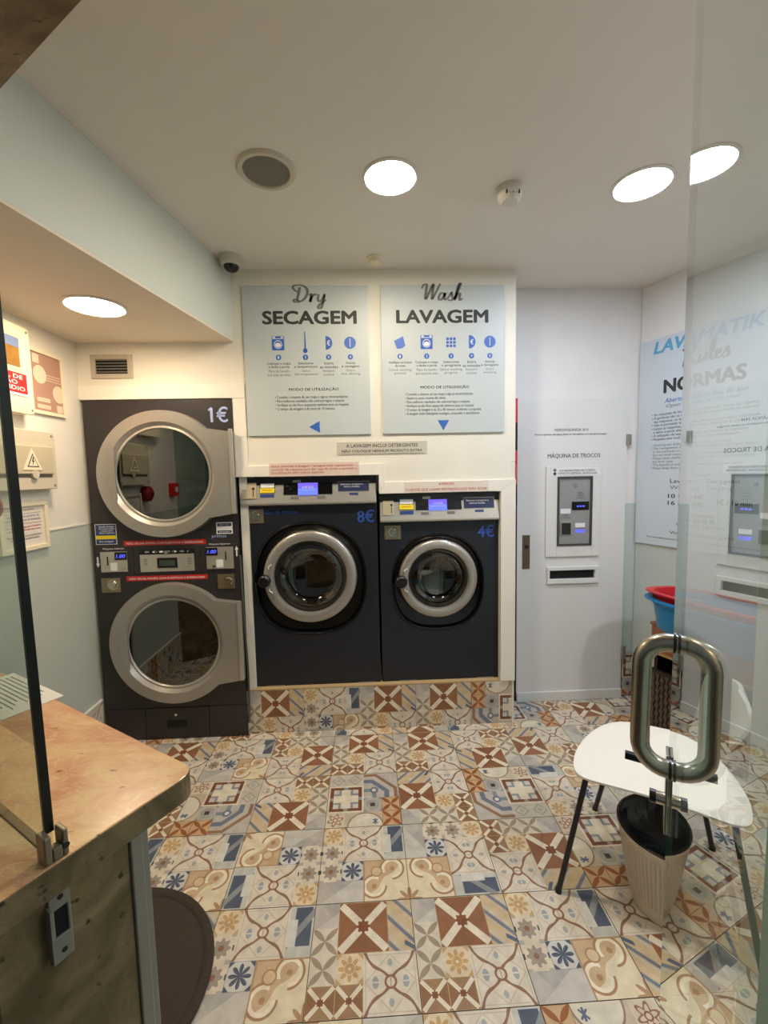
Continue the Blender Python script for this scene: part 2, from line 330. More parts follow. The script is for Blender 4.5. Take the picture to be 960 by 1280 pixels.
# ---------------------------------------------------------------- mesh helpers
class MB:
    def __init__(s): s.bm = bmesh.new()
    def box(s, x0, x1, y0, y1, z0, z1):
        v = [s.bm.verts.new(p) for p in ((x0, y0, z0), (x1, y0, z0), (x1, y1, z0), (x0, y1, z0), (x0, y0, z1), (x1, y0, z1), (x1, y1, z1), (x0, y1, z1))]
        for f in ((0, 3, 2, 1), (4, 5, 6, 7), (0, 1, 5, 4), (1, 2, 6, 5), (2, 3, 7, 6), (3, 0, 4, 7)): s.bm.faces.new([v[i] for i in f])
        return s
    def prism(s, pts, t0, t1, axis='z'):
        """polygon (2D, any winding) extruded between t0 and t1 along axis; y: pts are (x,z); x: pts are (y,z)"""
        def P(p, t): return (p[0], p[1], t) if axis == 'z' else ((p[0], t, p[1]) if axis == 'y' else (t, p[0], p[1]))
        a = [s.bm.verts.new(P(p, t0)) for p in pts]; b = [s.bm.verts.new(P(p, t1)) for p in pts]; n = len(pts)
        s.bm.faces.new(a); s.bm.faces.new(b[::-1])
        for i in range(n): s.bm.faces.new((a[i], b[i], b[(i + 1) % n], a[(i + 1) % n]))
        return s
    def lathe(s, prof, seg=48, c=(0, 0, 0), axis='y', mod=None):
        """prof: list of (radius, height along axis)"""
        rings = []
        for (r, h) in prof:
            if r < 1e-6:
                p = (0, h, 0) if axis == 'y' else ((0, 0, h) if axis == 'z' else (h, 0, 0))
                rings.append([s.bm.verts.new((p[0] + c[0], p[1] + c[1], p[2] + c[2]))]); continue
            ring = []
            for k in range(seg):
                a = 2 * pi * k / seg; q = r * (mod(a, h) if mod else 1); u, v = q * cos(a), q * sin(a)
                p = (u, h, v) if axis == 'y' else ((u, v, h) if axis == 'z' else (h, u, v))
                ring.append(s.bm.verts.new((p[0] + c[0], p[1] + c[1], p[2] + c[2])))
            rings.append(ring)
        for A, B in zip(rings, rings[1:]):
            for k in range(seg):
                k2 = (k + 1) % seg
                if len(A) == 1 and len(B) == 1: break
                if len(A) == 1: s.bm.faces.new((A[0], B[k], B[k2]))
                elif len(B) == 1: s.bm.faces.new((A[k], A[k2], B[0]))
                else: s.bm.faces.new((A[k], A[k2], B[k2], B[k]))
        return s
    def tube(s, pts, r, seg=10, closed=False, caps=True):
        P = [Vector(p) for p in pts]; n = len(P); rings = []; up = None
        for i in range(n):
            if closed: d = (P[(i + 1) % n] - P[i - 1]).normalized()
            else: d = ((P[min(i + 1, n - 1)]) - P[max(i - 1, 0)]).normalized()
            if up is None: up = d.orthogonal().normalized()
            else:
                up = up - d * up.dot(d); up.normalize()
            sd = d.cross(up); rad = r[i] if isinstance(r, (list, tuple)) else r
            rings.append([s.bm.verts.new(P[i] + rad * (cos(2 * pi * k / seg) * up + sin(2 * pi * k / seg) * sd)) for k in range(seg)])
        for i in range(n if closed else n - 1):
            A, B = rings[i], rings[(i + 1) % n]
            for k in range(seg): s.bm.faces.new((A[k], A[(k + 1) % seg], B[(k + 1) % seg], B[k]))
        if not closed and caps: s.bm.faces.new(rings[0][::-1]); s.bm.faces.new(rings[-1])
        return s
    def disc(s, cx, cz, r, y0, y1, seg=32): return s.prism([(cx + r * cos(2 * pi * k / seg), cz + r * sin(2 * pi * k / seg)) for k in range(seg)], y0, y1, 'y')
    def build(s, name, m, parent=None, smooth=False, bevel=0, fix=True):
        if fix: bmesh.ops.recalc_face_normals(s.bm, faces=s.bm.faces)
        me = bpy.data.meshes.new(name); s.bm.to_mesh(me); s.bm.free()
        for k in (m if isinstance(m, (list, tuple)) else [m]): me.materials.append(k)
        o = bpy.data.objects.new(name, me); COL.objects.link(o)
        if parent: o.parent = parent
        if smooth:
            for p in me.polygons: p.use_smooth = True
            try: me.set_sharp_from_angle(angle=radians(35))
            except Exception: pass
        if bevel:
            b = o.modifiers.new('bevel', 'BEVEL'); b.width = bevel; b.segments = 2; b.limit_method = 'ANGLE'
        return o
def box(name, m, x0, x1, y0, y1, z0, z1, parent=None, bevel=0): return MB().box(x0, x1, y0, y1, z0, z1).build(name, m, parent, bevel=bevel)
def empty(name, loc=(0, 0, 0), rz=0):
    o = bpy.data.objects.new(name, None); COL.objects.link(o); o.location = loc; o.rotation_euler = (0, 0, rz); o.empty_display_size = 0.05; return o
def tag(o, label, cat, group=None):
    o['label'] = label; o['category'] = cat
    if group: o['group'] = group
    return o
def struct(o, label=None):
    o['kind'] = 'structure'
    if label: o['label'] = label
    return o
def rrect(x0, x1, z0, z1, r, n=5):
    P = []
    for cx, cz, a0 in ((x1 - r, z1 - r, 0), (x0 + r, z1 - r, pi / 2), (x0 + r, z0 + r, pi), (x1 - r, z0 + r, 1.5 * pi)):
        for k in range(n + 1): a = a0 + pi / 2 * k / n; P.append((cx + r * cos(a), cz + r * sin(a)))
    return P
def text(body, x, z, wd, ht, y, m, parent, bold=0.0, shear=0.0, align='CENTER', res=2, name='lettering', spacing=1.0, rot=0):
    """flat lettering on a face that looks towards -y; (x, z) is the centre of the text block, fitted into wd x ht"""
    cu = bpy.data.curves.new(name, 'FONT'); cu.body = body; cu.align_x = align; cu.size = 1; cu.resolution_u = res
    cu.shear = shear; cu.space_line = spacing
    tmp = bpy.data.objects.new('tmp', cu); COL.objects.link(tmp)
    dg = bpy.context.evaluated_depsgraph_get()
    me = bpy.data.meshes.new_from_object(tmp.evaluated_get(dg))
    bpy.data.objects.remove(tmp); bpy.data.curves.remove(cu)
    xs = [v.co.x for v in me.vertices]; ys = [v.co.y for v in me.vertices]
    if not xs: return None
    x0, x1, y0, y1 = min(xs), max(xs), min(ys), max(ys)
    sx = wd / (x1 - x0); sy = ht / (y1 - y0)
    for v in me.vertices:
        a, b = (v.co.x - (x0 + x1) / 2) * sx, (v.co.y - (y0 + y1) / 2) * sy
        if rot: a, b = a * cos(rot) - b * sin(rot), a * sin(rot) + b * cos(rot)
        v.co = (x + a, y, z + b)
    if bold > 0:      # heavier strokes: four shifted copies, each a hair behind the last
        bm = bmesh.new(); bm.from_mesh(me); src = list(bm.verts) + list(bm.edges) + list(bm.faces); hl = ht / (body.count('\n') + 1); k = 0
        big = bold >= 0.034
        for ddx, ddz in ((1, 0), (-1, 0), (0, 1), (0, -1)) + (((.7, .7), (-.7, .7), (.7, -.7), (-.7, -.7)) if big else ()):
            k += 1; gq = bmesh.ops.duplicate(bm, geom=src)['geom']; q = hl * (0.062 if big else min(bold, 0.04) * 0.8)
            bmesh.ops.translate(bm, verts=[g for g in gq if isinstance(g, bmesh.types.BMVert)], vec=(ddx * q, k * 0.00006, ddz * q * 0.7))
        bm.to_mesh(me); bm.free()
    me.materials.clear(); me.materials.append(m); me.name = name
    o = bpy.data.objects.new(name, me); COL.objects.link(o); o.parent = parent
    return o
def catmull(P, n=6):
    out = []
    for i in range(len(P) - 1):
        p0, p1, p2, p3 = P[max(i - 1, 0)], P[i], P[i + 1], P[min(i + 2, len(P) - 1)]
        for k in range(n):
            t = k / n
            out.append(tuple(0.5 * (2 * p1[j] + (p2[j] - p0[j]) * t + (2 * p0[j] - 5 * p1[j] + 4 * p2[j] - p3[j]) * t * t + (3 * p1[j] - p0[j] - 3 * p2[j] + p3[j]) * t ** 3) for j in (0, 1)))
    out.append(P[-1]); return out
def script_word(strokes, x, z, s, y, m, parent, pen=0.07):
    """brush lettering made of flat ribbons; strokes in letter units"""
    b = MB()
    for st in strokes:
        P = catmull(st); n = len(P); L, R = [], []
        for i, p in enumerate(P):
            q0, q1 = P[max(i - 1, 0)], P[min(i + 1, n - 1)]; dx, dz = q1[0] - q0[0], q1[1] - q0[1]; l = hypot(dx, dz) or 1
            wd = pen * (0.35 + 0.65 * min(1, abs(dz) / l * 1.1)) * (0.45 + 0.55 * sin(pi * (i + 0.5) / n)) ** 0.5
            nx, nz = -dz / l * wd, dx / l * wd
            L.append((x + (p[0] + nx) * s, z + (p[1] + nz) * s)); R.append((x + (p[0] - nx) * s, z + (p[1] - nz) * s))
        va = [b.bm.verts.new((p[0], y, p[1])) for p in L]; vb = [b.bm.verts.new((p[0], y, p[1])) for p in R]
        for i in range(n - 1): b.bm.faces.new((va[i], va[i + 1], vb[i + 1], vb[i]))
    return b.build('script_lettering', m, parent)

DRY = [[(0.3, 0.62), (0.12, 0.72), (0.0, 0.88), (0.12, 1.0), (0.5, 1.02), (0.82, 0.84), (0.86, 0.5), (0.6, 0.15), (0.2, 0.02), (0.02, 0.1), (0.14, 0.2), (0.4, 0.06)],
       [(0.42, 0.9), (0.34, 0.55), (0.2, 0.08)],
       [(0.98, 0.42), (1.1, 0.5), (1.08, 0.3), (1.02, 0.05), (1.16, 0.36), (1.34, 0.5), (1.4, 0.4)],
       [(1.56, 0.48), (1.5, 0.2), (1.6, 0.06), (1.78, 0.2), (1.9, 0.48)], [(1.94, 0.5), (1.84, 0.12), (1.68, -0.32), (1.5, -0.3), (1.62, -0.1), (2.0, 0.14)]]
WASH = [[(0.0, 0.74), (0.1, 0.94), (0.3, 0.98), (0.26, 0.6), (0.22, 0.1), (0.5, 0.6), (0.72, 0.98), (0.66, 0.5), (0.62, 0.1), (0.92, 0.6), (1.14, 1.02)],
        [(1.4, 0.4), (1.22, 0.48), (1.06, 0.28), (1.06, 0.08), (1.2, 0.08), (1.36, 0.28), (1.44, 0.46), (1.4, 0.2), (1.44, 0.06), (1.6, 0.18)],
        [(1.62, 0.16), (1.84, 0.5), (1.86, 0.36), (1.92, 0.14), (1.78, 0.02), (1.6, 0.08)], [(1.92, 0.1), (2.06, 0.2), (2.36, 0.86), (2.4, 1.04), (2.26, 0.86), (2.12, 0.4), (2.04, 0.02)],
        [(2.08, 0.1), (2.22, 0.4), (2.36, 0.44), (2.34, 0.2), (2.36, 0.04), (2.54, 0.14)]]
RULES = [[(0.3, 0.9), (0.2, 0.5), (0.06, 0.0)], [(0.0, 0.8), (0.3, 1.0), (0.6, 0.94), (0.56, 0.66), (0.24, 0.5), (0.44, 0.28), (0.7, 0.02), (0.86, 0.1)],
         [(0.9, 0.44), (0.84, 0.14), (0.96, 0.06), (1.12, 0.3), (1.18, 0.46), (1.14, 0.12), (1.26, 0.1)], [(1.26, 0.1), (1.46, 0.5), (1.56, 0.98), (1.44, 0.9), (1.36, 0.4), (1.42, 0.06), (1.56, 0.12)],
         [(1.56, 0.16), (1.76, 0.28), (1.8, 0.44), (1.66, 0.42), (1.6, 0.18), (1.72, 0.04), (1.9, 0.16)], [(1.9, 0.14), (2.1, 0.48), (2.12, 0.34), (2.16, 0.14), (2.02, 0.02), (1.86, 0.08)]]

# ---------------------------------------------------------------- patterned tiles
MOT = {k: motif(k) for k in ('marble', 'leaf', 'orangeleaf', 'cross', 'smallcross', 'bluestrip', 'rosette', 'lattice', 'zed', 'greyflower', 'star', 'scroll', 'diamond', 'octagon', 'frame', 'dot', 'redscroll', 'arc')}
# each design: 4x4 cells; (motif, column, row from the top, columns wide, rows tall)
DES = {
    'A': [('marble', 0, 0, 1, 1), ('leaf', 0, 1, 1, 2), ('cross', 1, 0, 2, 2), ('bluestrip', 3, 0, 1, 2), ('rosette', 1, 2, 1, 1), ('lattice', 2, 2, 2, 2), ('smallcross', 0, 3, 2, 1)],
    'B': [('rosette', 0, 0, 1, 1), ('lattice', 1, 0, 2, 2), ('zed', 3, 0, 1, 2), ('greyflower', 0, 1, 1, 2), ('star', 1, 2, 1, 1), ('scroll', 2, 2, 2, 2), ('marble', 0, 3, 2, 1)],
    'C': [('diamond', 0, 0, 2, 1), ('octagon', 2, 0, 2, 2), ('frame', 0, 1, 2, 2), ('dot', 2, 2, 1, 1), ('orangeleaf', 3, 2, 1, 2), ('redscroll', 0, 3, 1, 1), ('arc', 1, 3, 2, 1)],
}
S = 0.33; CELL = S / 4; GAP = 0.0012
TILES = {}
def tile_mesh(des, x0=0, x1=4, y0=0, y1=4, rot=0):
    """tile of the design turned clockwise rot quarter turns, cropped to cells x0..x1 across and y0..y1 down; lies in the xy plane, corner at the top left, top at z=0"""
    key = (des, x0, x1, y0, y1, rot)
    if key in TILES: return TILES[key]
    me = bpy.data.meshes.new('tile'); V, Fc, UV, MI, mats = [], [], [], [], []
    def T(c, r):
        for _ in range(rot): c, r = 4 - r, c
        return c, r
    for (mo, c, r, wd, ht) in DES[des]:
        cs = [T(c, r), T(c + wd, r + ht)]
        a0, a1 = sorted((cs[0][0], cs[1][0])); b0, b1 = sorted((cs[0][1], cs[1][1]))
        A0, A1, B0, B1 = max(a0, x0), min(a1, x1), max(b0, y0), min(b1, y1)
        if A1 <= A0 or B1 <= B0: continue
        su, sv = (1, 1) if (wd == 2 and ht == 2) else (wd, ht)
        if mo not in mats: mats.append(mo)
        base = len(V)
        def edge(v, lo, hi, s): return v * CELL + (GAP * s if (v == lo or v == hi) else 0)
        for (p, q) in ((A0, B1), (A1, B1), (A1, B0), (A0, B0)):
            X_ = p * CELL + (GAP if p == x0 else (-GAP if p == x1 else 0)); Y_ = -(q * CELL + (GAP if q == y0 else (-GAP if q == y1 else 0)))
            V.append((X_ - x0 * CELL, Y_ + y0 * CELL, 0))
            cc, rc = p, q
            for _ in range((4 - rot) % 4): cc, rc = 4 - rc, cc
            UV.append(((cc - c) / wd * su, (1 - (rc - r) / ht) * sv))
        Fc.append((base, base + 1, base + 2, base + 3)); MI.append(mats.index(mo))
    nt_ = len(Fc)
    X0, X1, Y0, Y1 = GAP, (x1 - x0) * CELL - GAP, -((y1 - y0) * CELL - GAP), -GAP
    b = len(V); V += [(X0, Y0, 0), (X1, Y0, 0), (X1, Y1, 0), (X0, Y1, 0), (X0, Y0, -.008), (X1, Y0, -.008), (X1, Y1, -.008), (X0, Y1, -.008)]
    for f in ((0, 4, 5, 1), (1, 5, 6, 2), (2, 6, 7, 3), (3, 7, 4, 0), (4, 7, 6, 5)): Fc.append(tuple(b + i for i in f)); MI.append(len(mats))
    me.from_pydata(V, [], Fc); uv = me.uv_layers.new(name='UVMap')
    for i in range(nt_):
        for k, li in enumerate(me.polygons[i].loop_indices): uv.data[li].uv = UV[i * 4 + k]
    for mo in mats: me.materials.append(MOT[mo])
    me.materials.append(M_grout)
    for p, mi in zip(me.polygons, MI): p.material_index = mi
    TILES[key] = me; return me
def place_tile(parent, me, loc, rot=(0, 0, 0)):
    o = bpy.data.objects.new('tile', me); COL.objects.link(o); o.parent = parent; o.location = loc; o.rotation_euler = rot; return o

# =================================================================== SETTING
H = 2.60; YB = 2.467; YD = 2.718; XL = -1.525
SF = radians(-32.74)                       # direction of the shop front
ax_, ay_ = cos(SF), sin(SF)                # along the shop front, to the right
nx_, ny_ = -ay_, ax_                       # into the shop
def sfp(s, n): return (s * ax_ + n * nx_, s * ay_ + n * ny_)   # shop front coordinates -> world
RW = radians(-70)                          # right wall frame
RC = (1.73, 2.71)
def rwp(s, d=0): return (RC[0] + cos(RW) * s + sin(RW) * d, RC[1] + sin(RW) * s - cos(RW) * d)

# floor
fl = MB(); fl.prism([(-1.7, 2.85), (-1.7, -0.6), (0.2, -2.2), (3.9, -2.6), (3.9, 2.85)], -0.06, -0.004)
floor = struct(fl.build('floor', M_grout), 'floor of patterned tiles in beige, brown and blue-grey')
GX, GY = -0.2056, 1.4153
MAP = {(0, -1): 'A0', (1, -1): 'A0', (-1, -1): 'B0', (2, -1): 'B0', (3, -1): 'A2', (-1, 0): 'B2', (0, 0): 'B0', (1, 0): 'B1', (2, 0): 'A1', (3, 0): 'C1',
       (-1, 1): 'A2', (0, 1): 'C0', (1, 1): 'A3', (2, 1): 'C2', (3, 1): 'B3', (-2, 1): 'C1', (-2, 0): 'B0', (-3, 0): 'B0', (1, -2): 'B0', (0, -2): 'B2',
       (-2, 2): 'B0', (-1, 2): 'A1', (0, 2): 'A0', (1, 2): 'A0', (2, 2): 'A2', (3, 2): 'A3', (4, 2): 'B1', (3, 3): 'C0', (4, 3): 'A1', (2, 3): 'B2', (-3, 1): 'A3', (4, 1): 'C3', (4, 0): 'B2', (2, -2): 'C2', (-1, -2): 'C2'}
random.seed(3)
def inside(x, y):
    if y > 2.9 or x < -1.7: return False
    if x * nx_ + y * ny_ < 0.02: return False
    return (x - RC[0]) * -0.94 + (y - RC[1]) * -0.342 > -0.15
for i in range(-6, 9):
    for j in range(-7, 4):
        cx, cy = GX + (i + .5) * S, GY + (j + .5) * S
        code = MAP.get((i, j)) or random.choice('ABC') + random.choice('0123')
        if not inside(cx, cy): continue
        place_tile(floor, tile_mesh(code[0], rot=int(code[1])), (GX + i * S, GY + (j + 1) * S, 0.0))
# strip of plain stone under the door and the street outside
t = MB(); q = [sfp(-3, 0.20), sfp(5, 0.20), sfp(5, -0.02), sfp(-3, -0.02)]; t.prism(q, -0.05, 0.001)
struct(t.build('trim_1', M_granite2), 'stone threshold of the shop entrance')
t = MB(); q = [sfp(-4, -0.02), sfp(6, -0.02), sfp(6, -5), sfp(-4, -5)]; t.prism(q, -0.14, -0.1)
struct(t.build('trim_2', mat('pavement', rgb(90, 86, 80), 0.9, noise=0.2, nscale=20)), 'pavement outside the entrance')

# ceiling + lowered part over the dryer with its beam
c = MB(); c.prism([(-1.7, 2.9), (-1.7, 0.9), (-0.2, 0.05), (3.7, -2.3), (3.7, 2.9)], H, H + 0.08)
struct(c.build('ceiling', M_ceil), 'matt off-white ceiling')
def bx(y): return -0.69 - 0.2 * (2.467 - y)
b = MB(); b.prism([(bx(2.467), 2.467), (bx(0.95), 0.95), (-1.6, 1.2), (-1.6, 2.467)], 2.236, H - 0.001)
struct(b.build('wall_beam', M_beam), 'pale green side of the lowered ceiling')
b = MB(); b.prism([(bx(2.467), 2.467), (bx(0.95), 0.95), (-1.6, 1.2), (-1.6, 2.467)], 2.225, 2.2355)
struct(b.build('ceiling_soffit', mat('soffit_paint', rgb(232, 222, 204), 0.7, noise=0.03, nscale=3, bump=0.05)), 'lowered cream ceiling over the dryer')

# left wall
wl = struct(box('wall_left', M_wallL, XL - 0.12, XL, 0.6, 2.75, -0.02, 2.24), 'left wall, cream above and grey-green below')
struct(box('trim_3', M_white, XL, XL + 0.004, 1.1, 2.44, 1.256, 1.264), 'thin white line between the two paint colours, left wall')
for k, yy in enumerate((1.13, 1.46, 1.79, 2.12)):
    cd_ = 'ABCA'[k]; me = tile_mesh(cd_, 0, 4, 0, 3, rot=k % 4)
    place_tile(wl, me, (XL + 0.009, yy, 0.2475), (pi / 2, 0, pi / 2))
struct(box('baseboard_left', M_white, XL, XL + 0.012, 1.1, 2.45, 0.2476, 0.256), 'white strip on top of the tiled skirting')

# back wall: white board wall with openings for the machines
wb = MB()
for a in ((XL, -0.72, 2.004, 2.236), (-0.655, 0.858, 1.555, 2.6), (-0.72, -0.655, 2.004, 2.6), (0.10, 0.839, 1.44, 1.555)):
    wb.box(a[0], a[1], YB, YB + 0.2, a[2], a[3])
wb.box(-0.70, 0.858, 3.0, 3.05, 0.0, 1.6)
wb.box(-0.70, -0.66, YB + 0.01, YB + 0.2, 0.26, 2.003)
wb.box(0.84, 0.858, YB + 0.2, YD + 0.1, 0.0, 2.6); wb.box(0.84, 0.858, YB + 0.002, YB + 0.2, 0.0, 1.554)
struct(wb.build('wall_back', wall_mat('back_wall_paint', rgb(238, 233, 218), rgb(238, 233, 218), 0, 0.1)), 'white boarded wall above the machines')
fr = MB()   # frame of flat boards with a bevel, one step proud of the wall
fr.box(XL, -0.642, YB - 0.008, YB + 0.1, 1.925, 2.003)       # over the dryer
fr.box(-0.713, -0.642, YB - 0.008, YB + 0.1, 1.50, 1.925)
struct(fr.build('trim_4', M_white, bevel=0.004), 'white casing boards around the tall dryer')
fr = MB()
def quad(P): fr.prism(P, YB - 0.014, YB + 0.1, 'y')
quad([(-0.713, 1.496), (-0.713, 1.5), (-0.642, 1.556), (0.115, 1.556), (0.079, 1.492)])
quad([(0.079, 1.492), (0.115, 1.556), (0.115, 1.452), (0.079, 1.39)])
quad([(0.079, 1.386), (0.115, 1.452), (0.858, 1.452), (0.772, 1.386)])
quad([(0.772, 1.386), (0.858, 1.452), (0.858, 0.265), (0.772, 0.265)])
struct(fr.build('trim_5', M_white, bevel=0.004), 'white stepped casing boards around the two washers')

# door wall and wall right
wd = MB(); wd.box(0.858, RC[0] + 0.1, YD, YD + 0.1, 0, 2.6)
wdo = struct(wd.build('wall_door', M_wallR), 'wall behind the closet door')
place_tile(wdo, tile_mesh('C', 1, 2, 0, 3.4, rot=1), (1.662, YD - 0.009, 0.2905), (pi / 2, 0, 0))
wr = MB(); P0, P1 = rwp(0), rwp(4.9); P2, P3 = rwp(4.9, -0.12), rwp(-0.05, -0.12)
wr.prism([P0, P1, P2, P3], -0.02, 2.6)
wro = struct(wr.build('wall_right', M_wallR), 'right wall, white above and grey-green below')
for k in range(8):
    p = rwp(0.005 + k * S, 0.009); place_tile(wro, tile_mesh('BCAB'[k % 4], 0, 4, 0, 3.5, rot=(k * 3) % 4), (p[0], p[1], 0.2905), (pi / 2, 0, RW))
p = rwp(0, 0)
tr = MB(); tr.box(0, 3.5, -0.005, 0, 1.276, 1.284); o = struct(tr.build('trim_6', M_white), 'thin white line on the right wall'); o.location = (RC[0], RC[1], 0); o.rotation_euler = (0, 0, RW)

# plinth under the washers, faced with the floor tiles
pe = struct(empty('trim_7', (0, 0, 0)), 'plinth under the washers faced with patterned tiles')
box('core', M_grout, -0.70, 0.850, YB + 0.006, 3.0, 0.0, 0.264, pe)
box('ledge', mat('pale_wood_ledge', rgb(196, 168, 120), 0.5, noise=0.1, nscale=10), -0.70, 0.850, YB - 0.002, YB + 0.045, 0.262, 0.268, pe)
PT = [('A', 0, -0.7145 + 0.0), ('B', 0, -0.386), ('A', 0, -0.059), ('A', 0, 0.27), ]
for des, rt, x in PT:
    place_tile(pe, tile_mesh(des, 0, 4, 0, 3.2, rot=rt), (x, YB - 0.002, 0.2615), (pi / 2, 0, 0))
place_tile(pe, tile_mesh('C', 0, 3, 0, 3.2, rot=2), (0.60, YB - 0.002, 0.2615), (pi / 2, 0, 0))

# shop front wall (low wall with marble top left of the entrance, wall right of it)
hinge = (0.167, 0.161)
s_h = hinge[0] * ax_ + hinge[1] * ay_; n_h = hinge[0] * nx_ + hinge[1] * ny_
s_e = -0.443 * ax_ + 0.495 * ay_           # end face of the sill slab
def sfbox(mb, s0, s1, n0, n1, z0, z1):
    mb.prism([sfp(s0, n0), sfp(s1, n0), sfp(s1, n1), sfp(s0, n1)], z0, z1); return mb
lw = MB(); sfbox(lw, -2.15, s_e - 0.015, 0.172, 0.332, 0, 0.957)
struct(lw.build('wall_front', M_granite2), 'low stone-faced wall under the marble sill')
tr = MB(); sfbox(tr, s_e - 0.03, s_e - 0.010, 0.333, 0.352, 0, 0.957); sfbox(tr, s_e - 0.05, s_e - 0.018, 0.352, 0.365, 0, 0.957)
struct(tr.build('trim_8', M_alu, bevel=0.002), 'grey metal corner strip on the end of the low wall')
rw_ = MB(); sfbox(rw_, s_h + 0.03, 4.9, 0.10, 0.44, 0, 2.6)
struct(rw_.build('wall_front_right', M_wallR), 'front wall right of the entrance')
lt = MB(); sfbox(lt, -2.3, s_h + 0.03, 0.14, 0.452, 2.305, 2.62)
struct(lt.build('trim_9', M_granite2), 'dark brown marble lintel over the shop front')
# sill slab with rounded inner corner
R_ = 0.03; n1 = 0.445; n0 = 0.13
pts = [sfp(-2.1, n0), sfp(s_e, n0)] + [sfp(s_e - R_ + R_ * sin(a), n1 - R_ + R_ * cos(a)) for a in [pi / 2 * (1 - k / 5) for k in range(6)]] + [sfp(-2.1, n1)]
sill = MB().prism(pts, 0.957, 1.0)

# window_1: fixed glass panel standing on the sill
win = struct(empty('window_1', (*sfp(s_e, 0.24), 1.0), SF), 'fixed glass panel with black edge standing on the marble sill')
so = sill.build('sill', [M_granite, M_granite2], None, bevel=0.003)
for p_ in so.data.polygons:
    if abs(p_.normal.z) < 0.5: p_.material_index = 1  # upright faces of the slab take the darker marble
so['label'] = 'pink marble sill, polished on top and darker at the edges'; so.parent = win; so.matrix_parent_inverse = win.matrix_basis.inverted() if False else Matrix.Identity(4)
so.matrix_world = Matrix.Identity(4)
gm = Matrix.Translation((*sfp(s_e, 0.24), 1.0)) @ Matrix.Rotation(SF, 4, 'Z')
so.matrix_parent_inverse = gm.inverted()
MB().prism([(-1.36, 0.002), (-0.029, 0.002), (-0.055, 1.303), (-1.36, 1.303)], -0.005, 0.005, 'y').build('pane', M_pane, win)
box('edge', mat('black_edge_seal', rgb(14, 14, 12), 0.3), 0, 0.001, 0, 0.001, 0, 0.001, win)
bpy.data.objects.remove([c for c in bpy.data.objects if c.name == 'edge' and c.parent == win][0])
MB().prism([(-0.0295, 0.03), (-0.0240, 0.03), (-0.050, 1.303), (-0.0555, 1.303)], -0.0052, 0.0052, 'y').build('edge', MATS['black_edge_seal'], win)
box('joint', mat('dark_joint', rgb(92, 66, 44), 0.6), -1.35, -0.03, -0.0055, 0.0055, 0.0002, 0.0012, win)
cl = MB(); cl.box(-0.027, -0.004, -0.015, -0.006, 0.0, 0.038); cl.box(-0.027, -0.004, 0.006, 0.013, 0.0, 0.036); cl.box(-0.018, -0.004, -0.006, 0.006, 0, 0.018)
cl = cl.build('clamp', mat('dull_aluminium', rgb(150, 140, 122), 0.4, 0.8), win, bevel=0.002)
MB().lathe([(0, -0.001), (0.004, -0.001), (0.004, 0.001), (0, 0.001)], 12, (-0.004, 0.0095, 0.014), axis='x').build('screw', M_black, cl)

# strike plate on the end of the low wall
sp = tag(empty('strike_plate', (*sfp(s_e - 0.015, 0.239), 0.855), SF), 'worn metal strike plate with latch hole on the end of the low wall', 'latch')
sp.scale = (1, 0.9, 0.85)
pl = MB()
pl.box(0.0, 0.005, -0.014, 0.014, 0.088, 0.118); pl.box(0.0, 0.005, -0.014, 0.014, 0.0, 0.042); pl.box(0.0, 0.005, -0.014, -0.008, 0.042, 0.088); pl.box(0.0, 0.005, 0.009, 0.014, 0.042, 0.088)
pl.build('plate', M_alu, sp, bevel=0.0015)
box('lip', M_alu, 0.0, 0.014, -0.017, -0.014, 0.015, 0.1, sp)
box('latch_hole', M_dark, 0.0, 0.002, -0.008, 0.009, 0.042, 0.088, sp)
for z in (0.106, 0.016):
    MB().lathe([(0, 0.0), (0.004, 0.0), (0.0035, 0.0012), (0, 0.0012)], 12, (0.005, 0.001, z), axis='x').build('screw', M_rubber, sp)

# =================================================================== GLASS DOOR (open, its face runs into the shop)
TH = radians(146.4); dn = Vector((cos(TH), sin(TH), 0)); DA = TH - pi / 2      # door direction from hinge to free edge
d_dir = Vector((cos(DA), sin(DA), 0))
E0 = Vector((0.55, 0.735, 0)) ; 
# local frame: x along the door from the hinge, y = towards the left side of the door
gd = struct(empty('door_1', (E0 - d_dir * 0.69), DA), 'open frameless glass door with long steel pull handle')
LX = 0.69
box('pane', M_pane, 0.0, LX - 0.0012, -0.005, 0.005, 0.012, 2.285, gd)
box('edge', mat('polished_glass_edge', rgb(150, 178, 168), 0.15, spec=0.8), LX - 0.0012, LX, -0.005, 0.005, 0.012, 2.285, gd)
hx = LX - 0.095
def hpath():
    P = []; a, b_ = 0.052, 1.0; t_ = 1.215; r = 0.04
    for s in (1,):
        for cy, cz, a0 in ((a - r, t_ - r, 0), (-a + r, t_ - r, pi / 2), (-a + r, b_ + r, pi), (a - r, b_ + r, 1.5 * pi)):
            for k in range(9):
                an = a0 + pi / 2 * k / 8; P.append((hx, cy + r * cos(an), cz + r * sin(an)))
    return P
hd = MB().tube(hpath(), 0.0145, 18, closed=True).build('pull_handle', M_brushed, gd, smooth=True)
hd['label'] = 'brushed steel loop handle on both faces of the glass'
cb = MB()
for z in (1.215, 1.0):
    for y in (-0.008, 0.008): cb.lathe([(0.0145, y - 0.002), (0.0165, y - 0.002), (0.0165, y + 0.002), (0.0145, y + 0.002)], 20, (hx, 0, z))
cb.build('collar', M_black, hd)
lk = MB(); lk.box(LX - 0.03, LX + 0.003, -0.0105, -0.0055, 0.835, 0.985); lk.box(LX - 0.03, LX + 0.003, 0.0055, 0.0105, 0.835, 0.985); lk.box(LX, LX + 0.004, -0.0105, 0.0105, 0.835, 0.985)
lk = lk.build('edge_lock', M_steel, gd, bevel=0.001)
